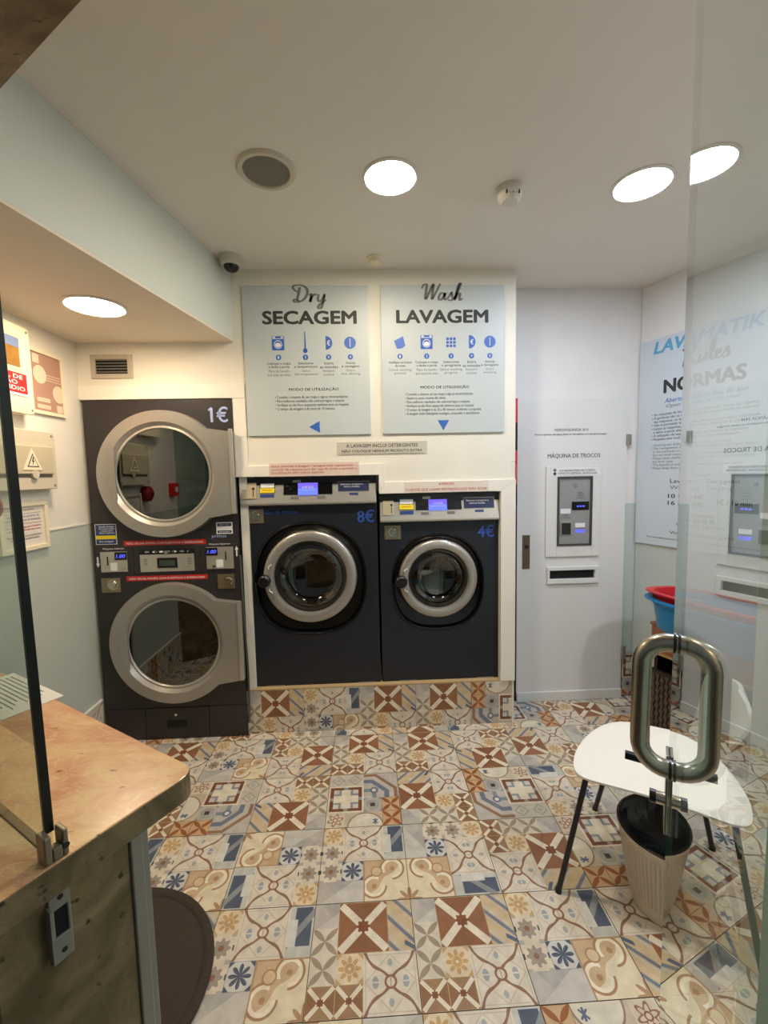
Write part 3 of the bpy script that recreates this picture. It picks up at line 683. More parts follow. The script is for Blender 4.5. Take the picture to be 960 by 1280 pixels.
MB().lathe([(0, -0.026), (0.010, -0.026), (0.011, -0.024), (0.011, 0.024), (0.010, 0.026), (0, 0.026)], 20, (LX - 0.018, 0, 0.895)).build('lock_cylinder', M_steel, lk, smooth=True)
MB().lathe([(0, 0.024), (0.0115, 0.024), (0.0115, 0.034), (0, 0.034)], 20, (LX - 0.018, 0, 0.895)).build('black_cap', M_black, lk)
box('lock_bar', M_black, LX - 0.020, LX - 0.010, 0.006, 0.075, 0.952, 0.964, gd)
box('floor_pivot', M_steel, 0.0, 0.16, -0.015, 0.015, 0.002, 0.07, gd, bevel=0.002)

# =================================================================== CLOSET DOOR with the change machine
YC = 2.70
d2 = struct(empty('door_2', (0.953, YC, 0)), 'grey-white closet door with a letter slot')
def D(x): return x - 0.953
lf = MB()
ux0, ux1, uz0, uz1 = D(1.204), D(1.428), 1.02, 1.457     # machine cut-out
sx0, sx1, sz0, sz1 = D(1.160), D(1.454), 0.806, 0.862    # slot
W2 = D(1.648)
for a in ((0, ux0 - .04, 0.03, 1.937), (ux1 + .06, W2, 0.03, 1.937), (ux0 - .04, ux1 + .06, uz1, 1.937), (ux0 - .04, ux1 + .06, 0.862, uz0), (ux0 - .04, ux1 + .06, 0.03, 0.806), (ux0 - .04, ux0, uz0, uz1), (ux1, ux1 + .06, uz0, uz1), (ux0 - 0.04, sx0, .806, .862), (sx1, ux1 + .06, .806, .862)):
    lf.box(a[0], a[1], 0, 0.016, a[2], a[3])
bmesh.ops.remove_doubles(lf.bm, verts=lf.bm.verts, dist=1e-5)
lf.build('leaf', M_closet, d2)
box('kick_board', M_closet, 0, W2, -0.016, 0.0, 0.0, 0.062, d2, bevel=0.003)
fp = MB(); x0, x1, z0, z1 = D(1.132), D(1.482), 0.951, 1.524
for a in ((x0, ux0, z0, z1), (ux1, x1, z0, z1), (ux0, ux1, z0, uz0), (ux0, ux1, uz1, z1)): fp.box(a[0], a[1], -0.012, 0, a[2], a[3])
bmesh.ops.remove_doubles(fp.bm, verts=fp.bm.verts, dist=1e-5)
fp.build('panel', mat('white_panel', rgb(226, 226, 220), 0.4), d2, bevel=0.002)
st = MB(); 
for a in ((D(1.144), D(1.481), 0.862, 0.886), (D(1.144), D(1.481), 0.776, 0.806), (D(1.144), sx0, 0.806, 0.862), (sx1, D(1.481), 0.806, 0.862)): st.box(a[0], a[1], -0.018, 0, a[2], a[3])
st = st.build('letter_slot', mat('white_panel', rgb(226, 226, 220), 0.4), d2, bevel=0.003)
box('slot_flap', M_dark, sx0, sx1, 0.004, 0.008, sz0, sz1, st)
lc = box('lock_plate', mat('bronze_lock_plate', rgb(120, 104, 84), 0.35, 0.7), D(0.987), D(1.035), -0.004, 0, 0.876, 1.094, d2, bevel=0.001)
MB().lathe([(0, -0.012), (0.011, -0.012), (0.012, -0.004), (0, -0.004)], 16, (D(1.013), 0, 1.02)).build('keyhole', M_rubber, lc)
for z0, z1 in ((1.648, 1.713), (0.256, 0.343)):
    hg = MB(); hg.lathe([(0, z0), (0.009, z0), (0.009, z1), (0, z1)], 12, (W2 + 0.004, -0.006, 0), axis='z'); hg.box(W2 + 0.004, W2 + 0.03, -0.002, 0.002, z0, z1); hg.build('hinge', M_alu, d2)
text('VIDEOVIGILÂNCIA 24 H', D(1.292), 1.749, 0.215, 0.020, -0.001, M_ink, d2, 0.01)
text('Para sua segurança, este espaço dispõe de videovigilância com captação de imagens', D(1.29), 1.719, 0.455, 0.014, -0.001, M_ink, d2, 0.012)
text('MÁQUINA DE TROCOS', D(1.312), 1.588, 0.335, 0.036, -0.001, M_ink, d2, 0.012)
stk = box('notice_strip', M_wht, D(1.165), D(1.475), -0.0135, -0.012, 1.464, 1.512, d2)
stk.location = (0, 0, 0)
text('SE A MÁQUINA ESTIVER FORA DE SERVIÇO\nCONTACTE A ASSISTÊNCIA.  USE NOTAS LISAS', D(1.330), 1.488, 0.25, 0.032, -0.0142, M_ink, d2, 0.015, name='notice_lettering')
MB().disc(D(1.185), 1.498, 0.010, -0.0145, -0.0137, 16).build('mark', M_inkgrey, stk); MB().disc(D(1.185), 1.476, 0.010, -0.0145, -0.0137, 16).build('mark', M_ink, stk)

cm = tag(empty('change_machine', (1.204, YC, 1.02)), 'grey coin change machine with blue displays set into the closet door', 'change machine')
W_, H_ = 0.224, 0.437
f_ = MB()
for a in ((0, 0.012, 0, H_), (W_ - 0.012, W_, 0, H_), (0.012, W_ - 0.012, 0, 0.012), (0.012, W_ - 0.012, H_ - 0.012, H_)): f_.box(a[0], a[1], -0.018, 0.05, a[2], a[3])
f_.build('frame', mat('dark_grey_frame', rgb(66, 66, 68), 0.4), cm, bevel=0.001)
box('face_plate', mat('grey_machine_face', rgb(160, 162, 160), 0.4, 0.3), 0.012, W_ - 0.012, -0.008, 0.05, 0.012, H_ - 0.012, cm)
ds = box('display', M_blackgloss, 0.095, 0.204, -0.013, -0.008, 0.226, 0.279, cm, bevel=0.001)
text('---', 0.150, 0.250, 0.052, 0.008, -0.0136, M_blueL, ds, 0.03, 0.3, name='lit_digits')
ct = box('coin_tray', M_silver, 0.020, 0.098, -0.014, -0.008, 0.066, 0.155, cm, bevel=0.002)
box('tray_pocket', M_rubber, 0.030, 0.088, -0.0146, -0.0135, 0.072, 0.145, ct)
box('note_label', M_wht, 0.022, 0.088, -0.0095, -0.008, 0.205, 0.235, cm)
box('banknote_slot', M_wht, 0.118, 0.180, -0.014, -0.008, 0.115, 0.142, cm, bevel=0.001)
text('TROCO', 0.150, 0.092, 0.062, 0.020, -0.009, M_blueL, cm, 0.04, name='lit_word')
text('INSIRA\nMOEDAS\nOU NOTAS', 0.150, 0.318, 0.06, 0.045, -0.009, M_inkgrey, cm, 0.01)
text('RETIRE\nAS MOEDAS', 0.055, 0.185, 0.06, 0.025, -0.009, M_inkgrey, cm, 0.01)
MB().disc(0.112, 0.382, 0.011, -0.012, -0.008, 16).build('key_lock', M_steel, cm)

# thin strip of red and black cloth seen in the gap beside the closet door
cs = tag(empty('cloth_strip', (0.9, 2.55, 0)), 'red and black cloth hanging in the gap left of the closet door', 'cloth')
for k, (z0, z1) in enumerate(((1.30, 1.42), (1.42, 1.54), (1.54, 1.62), (1.62, 1.78), (1.78, 1.92))):
    box('band', [M_dark, M_pinkcloth, M_tubr, M_dark, M_tubr][k], -0.035, 0.0, 0.0, 0.10, z0, z1, cs)
struct(box('trim_10', M_dark, 0.858, 0.952, YD - 0.012, YD - 0.001, 0.0, 1.937), 'dark gap at the hinge-free side of the closet door')

# =================================================================== MACHINES
def ring_with_hinge(R, hx_, hz, n=64):
    """outline of a round door whose right side runs into a rectangular hinge plate"""
    P = []
    a0 = math.asin(hz / R)
    for k in range(n + 1):
        a = a0 + (2 * pi - 2 * a0) * k / n; P.append((R * cos(a), R * sin(a)))
    return P + [(hx_, -hz), (hx_, hz)]
def dryer_door(root, cx, cz, R, hw, hz, rg):
    d = empty('door', (cx, 0, cz)); d.parent = root
    # face plate: flat ring + hinge plate with a round hole
    b = MB(); n = 72; out = []
    for k in range(n):
        a = 2 * pi * k / n; x, z = R * cos(a), R * sin(a)
        if x > 0 and abs(z) < hz: x, z = hw, hw * math.tan(a) if abs(hw * math.tan(a)) < hz else hz * (1 if z > 0 else -1)
        out.append((x, z))
    ri = rg + 0.035
    def ring(pts, y): return [b.bm.verts.new((p[0], y, p[1])) for p in pts]
    A = ring(out, 0.0); B = ring([(p[0] * 0.985, p[1] * 0.985) for p in out], -0.038); Cc = ring([(ri * cos(2 * pi * k / n), ri * sin(2 * pi * k / n)) for k in range(n)], -0.040)
    Dd = ring([((rg + 0.012) * cos(2 * pi * k / n), (rg + 0.012) * sin(2 * pi * k / n)) for k in range(n)], -0.016)
    for P, Q in ((A, B), (B, Cc), (Cc, Dd)):
        for k in range(n): b.bm.faces.new((P[k], P[(k + 1) % n], Q[(k + 1) % n], Q[k]))
    b.build('ring', M_silver, d, smooth=True)
    b = MB(); b.lathe([(rg + 0.016, -0.012), (rg + 0.014, -0.022), (rg + 0.004, -0.024), (rg, -0.018), (rg, -0.006)], 72); b.build('inner_rim', M_silver2, d, smooth=True)
    b = MB(); b.disc(0, 0, rg + 0.002, -0.014, -0.011, 64); b.build('window', M_dryglass, d)
    # moon-shaped grip on the left
    h = 0.145; P = []
    for k in range(17):
        a = pi - math.asin(h / (ri + 0.01)) + 2 * math.asin(h / (ri + 0.01)) * k / 16; P.append(((ri + 0.01) * cos(a), (ri + 0.01) * sin(a)))
    xc = -rg + 0.018; P = [(xc - 0.012, h)] + P + [(xc - 0.012, -h)]
    b = MB(); b.prism([(p[0], p[1]) for p in P], -0.043, -0.03, 'y'); b.build('grip', M_silver, d, bevel=0.002)
    box('hinge_pin', M_silver2, hw - 0.016, hw + 0.004, -0.044, -0.03, -hz + 0.004, hz + 0.012, d, bevel=0.002)
    return d
dr = tag(empty('stacked_dryer', (-1.107, 2.455, 0)), 'charcoal double stacked tumble dryer with two round silver doors', 'dryer')
def dx(x): return x + 1.107
bd = MB()
for z0, z1, hzc, rg in ((0.19, 0.968, 0.578, 0.247), (0.968, 1.92, 1.519, 0.247)):
    # front sheet with a round hole, and side/top sheets
    n = 64; H0, H1 = z0, z1; xs0, xs1 = -0.395, 0.395; cxh = dx(-1.095)
    sq, ci = [], []
    for k in range(n):
        a = 2 * pi * (k + 0.5) / n; c_, s_ = cos(a), sin(a)
        tt = min(((xs1 - cxh) / c_) if c_ > 0 else ((xs0 - cxh) / c_), ((H1 - hzc) / s_) if s_ > 0 else ((H0 - hzc) / s_)) if abs(c_) > 1e-6 and abs(s_) > 1e-6 else 0.4
        sq.append([cxh + tt * c_, hzc + tt * s_]); ci.append((cxh + rg * c_, hzc + rg * s_))
    for cxx, czz in ((xs0, H0), (xs0, H1), (xs1, H0), (xs1, H1)):   # snap the nearest samples onto the corners
        k = min(range(n), key=lambda i: (sq[i][0] - cxx) ** 2 + (sq[i][1] - czz) ** 2); sq[k] = [cxx, czz]
    va = [bd.bm.verts.new((p[0], 0, p[1])) for p in sq]; vb = [bd.bm.verts.new((p[0], 0, p[1])) for p in ci]; vc = [bd.bm.verts.new((p[0], 0.05, p[1])) for p in ci]
    for k in range(n): k2 = (k + 1) % n; bd.bm.faces.new((va[k], va[k2], vb[k2], vb[k])); bd.bm.faces.new((vb[k], vb[k2], vc[k2], vc[k]))
for a in ((-0.395, -0.385, 0.001, 0.60, 0.0, 1.92), (0.385, 0.395, 0.001, 0.60, 0.0, 1.92), (-0.385, 0.385, 0.59, 0.60, 0.0, 1.92), (-0.385, 0.385, 0.001, 0.59, 1.91, 1.92), (-0.385, 0.385, 0.05, 0.59, 0.0, 0.01)): bd.box(*a)
bd.build('cabinet', M_dryer, dr)
kk = MB(); kk.box(-0.395, -0.181, -0.004, 0.02, 0.004, 0.187); kk.box(-0.178, 0.177, -0.004, 0.02, 0.004, 0.187); kk.box(0.180, 0.395, -0.004, 0.02, 0.004, 0.187)
kk = kk.build('kick_panel', M_dryer, dr, bevel=0.002)
MB().disc(dx(-1.112), 0.148, 0.008, -0.012, -0.004, 16).build('panel_lock', M_steel, kk)
box('finger_hole', M_dark, dx(-1.167), dx(-1.057), -0.0055, -0.003, 0.07, 0.114, kk)
for (cz) in (1.519, 0.572): dryer_door(dr, dx(-1.095), cz, 0.347, 0.383, 0.225, 0.247)
for cz in (1.519, 0.578):
    MB().lathe([(0.0, 0.42), (0.30, 0.42), (0.30, 0.06), (0.255, 0.052)], 48, (dx(-1.095), 0, cz)).build('drum', M_inner, dr, smooth=True)
# control strip
ctl = MB(); ctl.box(-0.394, -0.184, -0.003, 0.02, 0.969, 1.128); ctl.box(-0.181, 0.180, -0.003, 0.02, 0.969, 1.128); ctl.box(0.183, 0.394, -0.003, 0.02, 0.969, 1.128)
ctl.build('control_strip', M_dryer, dr, bevel=0.002)
def coin_unit(x0, x1, z0, z1, flip, word, arrow):
    u = box('coin_unit', M_silver2, x0, x1, -0.010, -0.003, z0, z1, dr, bevel=0.001)
    w_ = x1 - x0
    dsx = (x0 + 0.55 * w_, x1) if not flip else (x0, x0 + 0.42 * w_)
    box('display', M_black, dsx[0], dsx[1], -0.0125, -0.010, z1 - 0.045, z1 - 0.002, u)
    text('1.00', (dsx[0] + dsx[1]) / 2, z1 - 0.024, 0.048, 0.020, -0.0131, M_blueL, u, 0.03, 0.2, name='lit_digits')
    sx = x0 + (0.27 if not flip else 0.72) * w_
    box('coin_slot', M_dark, sx - 0.003, sx + 0.003, -0.0115, -0.0099, z1 - 0.075, z1 - 0.025, u)
    box('note', M_wht, x0 + 0.36 * w_, x0 + 0.62 * w_, -0.0112, -0.010, z0 + 0.008, z0 + 0.052, u)
    MB().disc(x1 - 0.022 if not flip else x0 + 0.04, z0 + 0.016, 0.008, -0.015, -0.010, 14).build('return_button', M_steel, u)
    text(word, (x0 + x1) / 2, z1 + 0.016, 0.115, 0.012, -0.0036, M_wht, dr, 0.02)
    ax0 = x0 - 0.018 if not flip else x1 + 0.018; s = -1 if arrow == 'down' else 1; zc = (z0 + z1) / 2 + (0.035 if flip else 0)
    MB().prism([(ax0 - 0.004, zc - s * 0.028), (ax0 + 0.004, zc - s * 0.028), (ax0 + 0.004, zc + s * 0.008), (ax0 + 0.010, zc + s * 0.008), (ax0, zc + s * 0.030), (ax0 - 0.010, zc + s * 0.008), (ax0 - 0.004, zc + s * 0.008)], -0.0042, -0.003, 'y').build('arrow', M_wht, dr)
coin_unit(dx(-1.466), dx(-1.323), 0.987, 1.099, False, 'Máquina Inferior', 'down')
coin_unit(dx(-0.891), dx(-0.743), 0.988, 1.110, True, 'Máquina Superior', 'up')
mp = box('selector_panel', M_silver2, dx(-1.254), dx(-0.960), -0.008, -0.003, 0.981, 1.078, dr, bevel=0.001)
box('symbol_strip', M_black, dx(-1.256), dx(-0.958), -0.008, -0.003, 1.079, 1.107, dr)
text('☼ ◐ ● ○ ◑ ☼ /', dx(-1.107), 1.093, 0.24, 0.012, -0.0088, M_wht, dr, 0.01, name='symbols')
MB().disc(dx(-1.107), 1.09, 0.010, -0.016, -0.008, 18).build('lock_button', M_steel, mp)
box('display_bezel', M_black, dx(-1.161), dx(-1.051), -0.012, -0.008, 1.002, 1.059, mp, bevel=0.002)
box('display', mat('dull_lcd', rgb(66, 76, 66), 0.3), dx(-1.148), dx(-1.064), -0.0128, -0.012, 1.014, 1.044, mp)
for x in (dx(-1.235), dx(-0.995)):
    for k in range(5): box('vent_slit', M_inkgrey, x, x + 0.022, -0.0085, -0.0079, 1.02 + k * 0.008, 1.023 + k * 0.008, mp)
for (x0, x1, z0, z1) in ((-1.473, -1.370, 0.871, 0.951), (-0.838, -0.744, 0.873, 0.954)):
    l = box('lock_box', mat('brass_lock_box', rgb(150, 138, 112), 0.3, 0.7), dx(x0), dx(x1), -0.006, 0, z0, z1, dr, bevel=0.001)
    MB().lathe([(0, -0.016), (0.018, -0.016), (0.022, -0.006), (0.030, -0.0065), (0.030, -0.004), (0, -0.004)], 24, (dx(x0 + 0.062), 0, z0 + 0.043)).build('lock', M_steel, l, smooth=True)
for z in (1.143, 0.944):
    s = box('red_sticker', M_red, dx(-1.338), dx(-0.893), -0.0015, 0, z - 0.0135, z + 0.0135, dr)
    text('NÃO SECAR ROUPA COM PLÁSTICOS E BORRACHAS', dx(-1.115), z, 0.415, 0.013, -0.0021, M_wht, s, 0.03)
s = box('instruction_sticker', M_blue, dx(-1.485), dx(-1.377), -0.0015, 0, 1.143, 1.250, dr)
box('border', M_wht, dx(-1.488), dx(-1.374), -0.001, 0, 1.140, 1.253, s)
box('yellow_band', M_yel, dx(-1.484), dx(-1.378), -0.0022, -0.0014, 1.170, 1.190, s)
text('Instruções de secagem\nAbra a porta e coloque\na roupa no tambor\nSelecione temperatura', dx(-1.425), 1.221, 0.085, 0.045, -0.0022, M_wht, s, 0.02)
text('Boa secagem', dx(-1.43), 1.156, 0.075, 0.012, -0.0022, M_wht, s, 0.02)
s = box('info_sticker', M_wht, dx(-0.831), dx(-0.742), -0.0015, 0, 1.183, 1.248, dr)
box('band', M_navy, dx(-0.825), dx(-0.748), -0.0022, -0.0014, 1.226, 1.242, s); box('band', M_navy, dx(-0.825), dx(-0.748), -0.0022, -0.0014, 1.188, 1.202, s)
text('ATENÇÃO PERIGO', dx(-0.787), 1.234, 0.06, 0.007, -0.0028, M_wht, s, 0.02); text('www.assistencia', dx(-0.787), 1.195, 0.06, 0.007, -0.0028, M_wht, s, 0.02)
text('primus', dx(-0.818), 1.169, 0.078, 0.022, -0.0012, M_inklilac, dr, 0.0, name='logo')
text('1€', dx(-0.783), 1.838, 0.092, 0.082, -0.0012, M_inklilac, dr, 0.03, name='price')
MB().prism([(dx(-0.841), 1.866), (dx(-0.841), 1.856), (dx(-0.824), 1.868), (dx(-0.824), 1.879)], -0.0016, -0.0012, 'y').build('price_flag', M_inklilac, dr)
# curved hose along the right side of the dryer
MB().tube(catmull([(0.402, 1.05), (0.404, 0.9), (0.408, 0.62), (0.414, 0.42), (0.412, 0.2), (0.405, 0.08)], 4) and [(p[0], -0.004, p[1]) for p in catmull([(0.401, 1.06), (0.403, 0.9), (0.407, 0.62), (0.413, 0.42), (0.411, 0.2), (0.405, 0.08)], 5)], 0.006, 8).build('hose', mat('grey_hose', rgb(84, 82, 76), 0.6), dr, smooth=True)

def washer(x0, x1, zt, zb, zp, cx, cz, ro, ri, bw, bz, bh, knobang, label, price, pricebox, extra):
    """front at y = 0 of the root"""
    r = tag(empty('washing_machine', ((x0 + x1) / 2, 2.50, zb)), label, 'washing machine', 'coin washing machines')
    ox, oz = (x0 + x1) / 2, zb
    X0, X1 = x0 - ox, x1 - ox; cX, cZ = cx - ox, cz - oz; ZT, ZP = zt - oz, zp - oz; bZ = bz - oz
    # front sheet with a squarish round opening
    n = 72; b = MB(); sq, op = [], []
    for k in range(n):
        a = 2 * pi * (k + 0.5) / n; c_, s_ = cos(a), sin(a)
        e = 2.6 if s_ < 0 else 2.25
        q = (abs(c_ / bw) ** e + abs(s_ / bh) ** e) ** (-1 / e); op.append((cX + q * c_, bZ + q * s_))
        tt = min(((X1 - cX) / c_) if c_ > 0 else ((X0 - cX) / c_), ((ZP - bZ) / s_) if s_ > 0 else ((0 - bZ) / s_)); sq.append([cX + tt * c_, bZ + tt * s_])
    for px, pz in ((X0, 0), (X1, 0), (X0, ZP), (X1, ZP)):
        k = min(range(n), key=lambda i: (sq[i][0] - px) ** 2 + (sq[i][1] - pz) ** 2); sq[k] = [px, pz]
    va = [b.bm.verts.new((p[0], 0, p[1])) for p in sq]; vb = [b.bm.verts.new((p[0], 0, p[1])) for p in op]
    for k in range(n): k2 = (k + 1) % n; b.bm.faces.new((va[k], va[k2], vb[k2], vb[k]))
    b.box(X0, X0 + 0.01, 0.001, 0.45, 0, ZT); b.box(X1 - 0.01, X1, 0.001, 0.45, 0, ZT); b.box(X0, X1, 0.44, 0.45, 0, ZT); b.box(X0, X1, 0.001, 0.44, ZT - 0.01, ZT)
    b.build('cabinet', M_washer, r)
    # dished surround
    b = MB(); rings = []
    for f, y in ((1.0, -0.001), (0.985, -0.007), (0.965, -0.004), (0.93, 0.02), (0.0, 0.045)):
        ring = []
        for k in range(n):
            a = 2 * pi * (k + 0.5) / n; p = op[k]
            if f > 0: ring.append(b.bm.verts.new((cX + (p[0] - cX) * f, y, bZ + (p[1] - bZ) * f)))
            else: ring.append(b.bm.verts.new((cX + ri * 0.98 * cos(a), y, cZ + ri * 0.98 * sin(a))))
        rings.append(ring)
    for P, Q in zip(rings, rings[1:]):
        for k in range(n): b.bm.faces.new((P[k], P[(k + 1) % n], Q[(k + 1) % n], Q[k]))
    b.build('surround', M_blackgloss, r, smooth=True)
    # door
    d = empty('door', (cX, 0, cZ)); d.parent = r
    MB().lathe([(ro - 0.012, 0.03), (ro, 0.0), (ro - 0.004, -0.022), (ro - 0.014, -0.030), (ri + 0.022, -0.034), (ri + 0.008, -0.028), (ri, -0.010), (ri - 0.002, 0.03)], 72).build('ring', M_silver, d, smooth=True)
    MB().lathe([(ri, -0.012), (ri - 0.012, -0.016), (ri - 0.022, 0.0), (ri - 0.03, 0.02)], 64).build('gasket', M_drum, d, smooth=True)
    MB().lathe([(ri - 0.02, 0.0), (ri * 0.8, -0.006), (ri * 0.72, 0.004), (ri * 0.66, 0.05), (ri * 0.5, 0.062), (0, 0.066)], 64).build('window', M_doorglass, d, smooth=True)
    ka = knobang; rm = (ro + ri) / 2
    kb = MB(); kb.lathe([(0, -0.062), (0.026, -0.062), (0.034, -0.054), (0.036, -0.03), (0.03, -0.02), (0, -0.02)], 28, ((ro - 0.012) * cos(ka), 0, (ro - 0.012) * sin(ka))); kb.build('latch_knob', M_black, d, smooth=True)
    for sgn in (1, -1):
        P = [((rm + 0.006 * sin(t * 2)) * cos(pi + sgn * (0.24 + 0.05 * t)), (rm + 0.010 * sin(t * 2)) * sin(pi + sgn * (0.24 + 0.05 * t))) for t in (0, 0.7, 1.4, 2.1, 2.8)]
        MB().tube([(p[0], -0.035, p[1]) for p in P], 0.0035, 6).build('lock_mark', M_wht, d)
    MB().lathe([(ri * 0.98, 0.045), (ri * 0.98, 0.10), (ri * 1.15, 0.11), (ri * 1.15, 0.36), (ri * 0.5, 0.38), (0, 0.37)], 48, (cX, 0, cZ)).build('drum', M_drum, r, smooth=True)
    # control panel
    cp = MB(); cp.prism([(0.0, ZP + 0.0), (-0.034, ZP + 0.006), (-0.036, ZP + 0.016), (-0.012, ZT - 0.042), (0.0, ZT - 0.042)], X0 + 0.004, X1 - 0.004, 'x')
    cp = cp.build('control_panel', M_silver2, r, bevel=0.002)
    box('black_band', M_black, X0, X1, -0.008, 0.001, ZT - 0.06, ZT, r)
    tl = math.atan2(0.024, ZT - 0.058 - ZP)
    def onp(z): return -0.036 + 0.024 * (z - (ZP + 0.016)) / (ZT - 0.042 - ZP - 0.016)   # panel face y at height z
    def slab(name, m, xa, xb, za, zc, th, par, dy=0.0, bev=0):
        o = MB(); y0, y1 = onp(za) - dy, onp(zc) - dy
        o.prism([(y0 + 0.001, za), (y0 - th, za), (y1 - th, zc), (y1 + 0.001, zc)], xa, xb, 'x'); return o.build(name, m, par, bevel=bev)
    (c0, c1, zc0, zc1), (y0, y1, zy0, zy1), (s0, s1, zs0, zs1), (l0, l1, zl0, zl1), (b0, b1, zb0, zb1) = extra
    def m4(a, b_, c, d_): return a - ox, b_ - ox, c - oz, d_ - oz
    a = m4(c0, c1, zc0, zc1); cu = slab('coin_plate', mat('pale_coin_plate', rgb(206, 192, 160), 0.35, 0.4), a[0], a[1], a[2], a[3], 0.006, r, 0, 0.001)
    xm = a[0] + (a[1] - a[0]) * 0.8
    slab('coin_slot', M_dark, xm - 0.002, xm + 0.002, a[2] + 0.01, a[2] + 0.045, 0.0075, cu); slab('return_button', M_dark, xm - 0.006, xm + 0.006, a[2] + 0.05, a[2] + 0.062, 0.009, cu)
    a = m4(y0, y1, zy0, zy1); h3 = (a[3] - a[2]) / 3; ins = slab('instruction_sticker', M_navy, a[0], a[1], a[2] + h3 * 0.9, a[3], 0.0025, r)
    slab('white_band', M_wht, a[0] + 0.006, a[1] - 0.004, a[3] - h3, a[3] - 0.006, 0.0035, ins); slab('yellow_band', M_yel, a[0] + 0.002, a[1] - 0.002, a[2] + h3, a[3] - h3 - 0.003, 0.0035, ins)
    text('ATENÇÃO', (a[0] + a[1]) / 2, a[2] + h3 * 1.5, 0.05, 0.009, onp(a[2] + h3 * 1.5) - 0.0045, M_inkred, ins, 0.02)
    slab('blue_tab', M_blue, a[0] + 0.004, a[1] - 0.004, a[2] + 0.004, a[2] + h3 * 0.75, 0.0025, r)
    a = m4(s0, s1, zs0, zs1); dp = slab('display', M_blackgloss, a[0], a[1], a[2], a[3], 0.004, r)
    fr_ = MB(); yy = onp(a[2]) - 0.0045
    l = m4(l0, l1, zl0, zl1); zm = l[2] + (l[3] - l[2]) * 0.55
    slab('screen', M_lcd, l[0], l[1], l[2], zm, 0.0055, dp); slab('screen_band', M_lcd2, l[0], l[1], zm, l[3], 0.0055, dp)
    sc_ = (l[0] + l[1]) / 2
    text('8.00 EUR\nPROGRAMA' if price == '8€' else '4.00 EUR\nPROGRAMA', sc_, (l[2] + l[3]) / 2, (l[1] - l[0]) * 0.8, (l[3] - l[2]) * 0.5, onp((l[2] + l[3]) / 2) - 0.0075, M_wht, dp, 0.0, name='screen_text')
    MB().disc((a[0] + l[0]) / 2, (a[2] + a[3]) / 2, 0.008, onp(a[2]) - 0.008, onp(a[3]) - 0.003, 14).build('button', M_drum, dp)
    for sx in (-0.075, 0.075):
        slab('button_label', M_inkgrey, sc_ + sx - 0.022, sc_ + sx + 0.022, a[2] - 0.025, a[2] - 0.010, 0.0025, r)
    slab('top_label', M_alu, sc_ - 0.085, sc_ - 0.04, ZT - 0.03, ZT - 0.016, 0.003, r, 0.0)
    a = m4(b0, b1, zb0, zb1); bs = slab('blue_sticker', M_navy, a[0], a[1], a[2], a[3], 0.0025, r)
    slab('border', M_alu, a[0] - 0.003, a[1] + 0.003, a[2] - 0.003, a[3] + 0.003, 0.0018, bs)
    text('Selecione o programa e\ninsira as moedas\nPrima iniciar', (a[0] + a[1]) / 2 - 0.01, (a[2] + a[3]) / 2, (a[1] - a[0]) * 0.75, (a[3] - a[2]) * 0.7, onp((a[2] + a[3]) / 2) - 0.0038, M_wht, bs, 0.01)
    slab('small_label', M_blue, (a[0] + a[1]) / 2 - 0.025, (a[0] + a[1]) / 2 + 0.025, a[2] - 0.022, a[2] - 0.010, 0.0025, r)
    # lock box
    lx = X0 + 0.028; lz = ZP - 0.098
    lb = box('lock_box', mat('brass_lock_box', rgb(150, 138, 112), 0.3, 0.7), lx, lx + 0.094, -0.006, 0, lz, lz + 0.08, r, bevel=0.001)
    MB().lathe([(0, -0.016), (0.016, -0.016), (0.02, -0.006), (0.028, -0.0065), (0.028, -0.004), (0, -0.004)], 24, (lx + 0.05, 0, lz + 0.043)).build('lock', M_steel, lb, smooth=True)
    text(price, pricebox[0] - ox, pricebox[1] - oz, pricebox[2], pricebox[3], -0.0012, M_inkb2, r, 0.03, name='price')
    for fx in (X0 + 0.10, X1 - 0.13): box('foot', M_alu, fx, fx + 0.1, -0.004, 0.02, -0.002, 0.004, r)
    return r
w1 = washer(-0.700, 0.066, 1.489, 0.268, 1.330, -0.325, 0.917, 0.268, 0.204, 0.322, 0.905, 0.330, pi * 1.015, 'dark washing machine between the dryer and the smaller washer, marked 8€', '8€', (0.001, 1.259, 0.095, 0.072),
       ((-0.688, -0.608, 1.374, 1.462), (-0.590, -0.505, 1.376, 1.462), (-0.456, -0.183, 1.392, 1.455), (-0.376, -0.265, 1.389, 1.456), (-0.150, 0.022, 1.405, 1.457)))
text('Não dá trocos', -0.485 - (-0.317), 1.293 - 0.268, 0.195, 0.026, -0.0012, M_inkb2, w1, 0.02)
w2 = washer(0.079, 0.772, 1.379, 0.268, 1.218, 0.414, 0.884, 0.230, 0.172, 0.272, 0.862, 0.286, pi * 1.01, 'dark washing machine at the right end of the plinth, smaller, marked 4€', '4€', (0.698, 1.154, 0.095, 0.070),
       ((0.100, 0.160, 1.264, 1.344), (0.191, 0.277, 1.261, 1.355), (0.287, 0.551, 1.287, 1.348), (0.361, 0.467, 1.284, 1.346), (0.566, 0.739, 1.292, 1.350)))

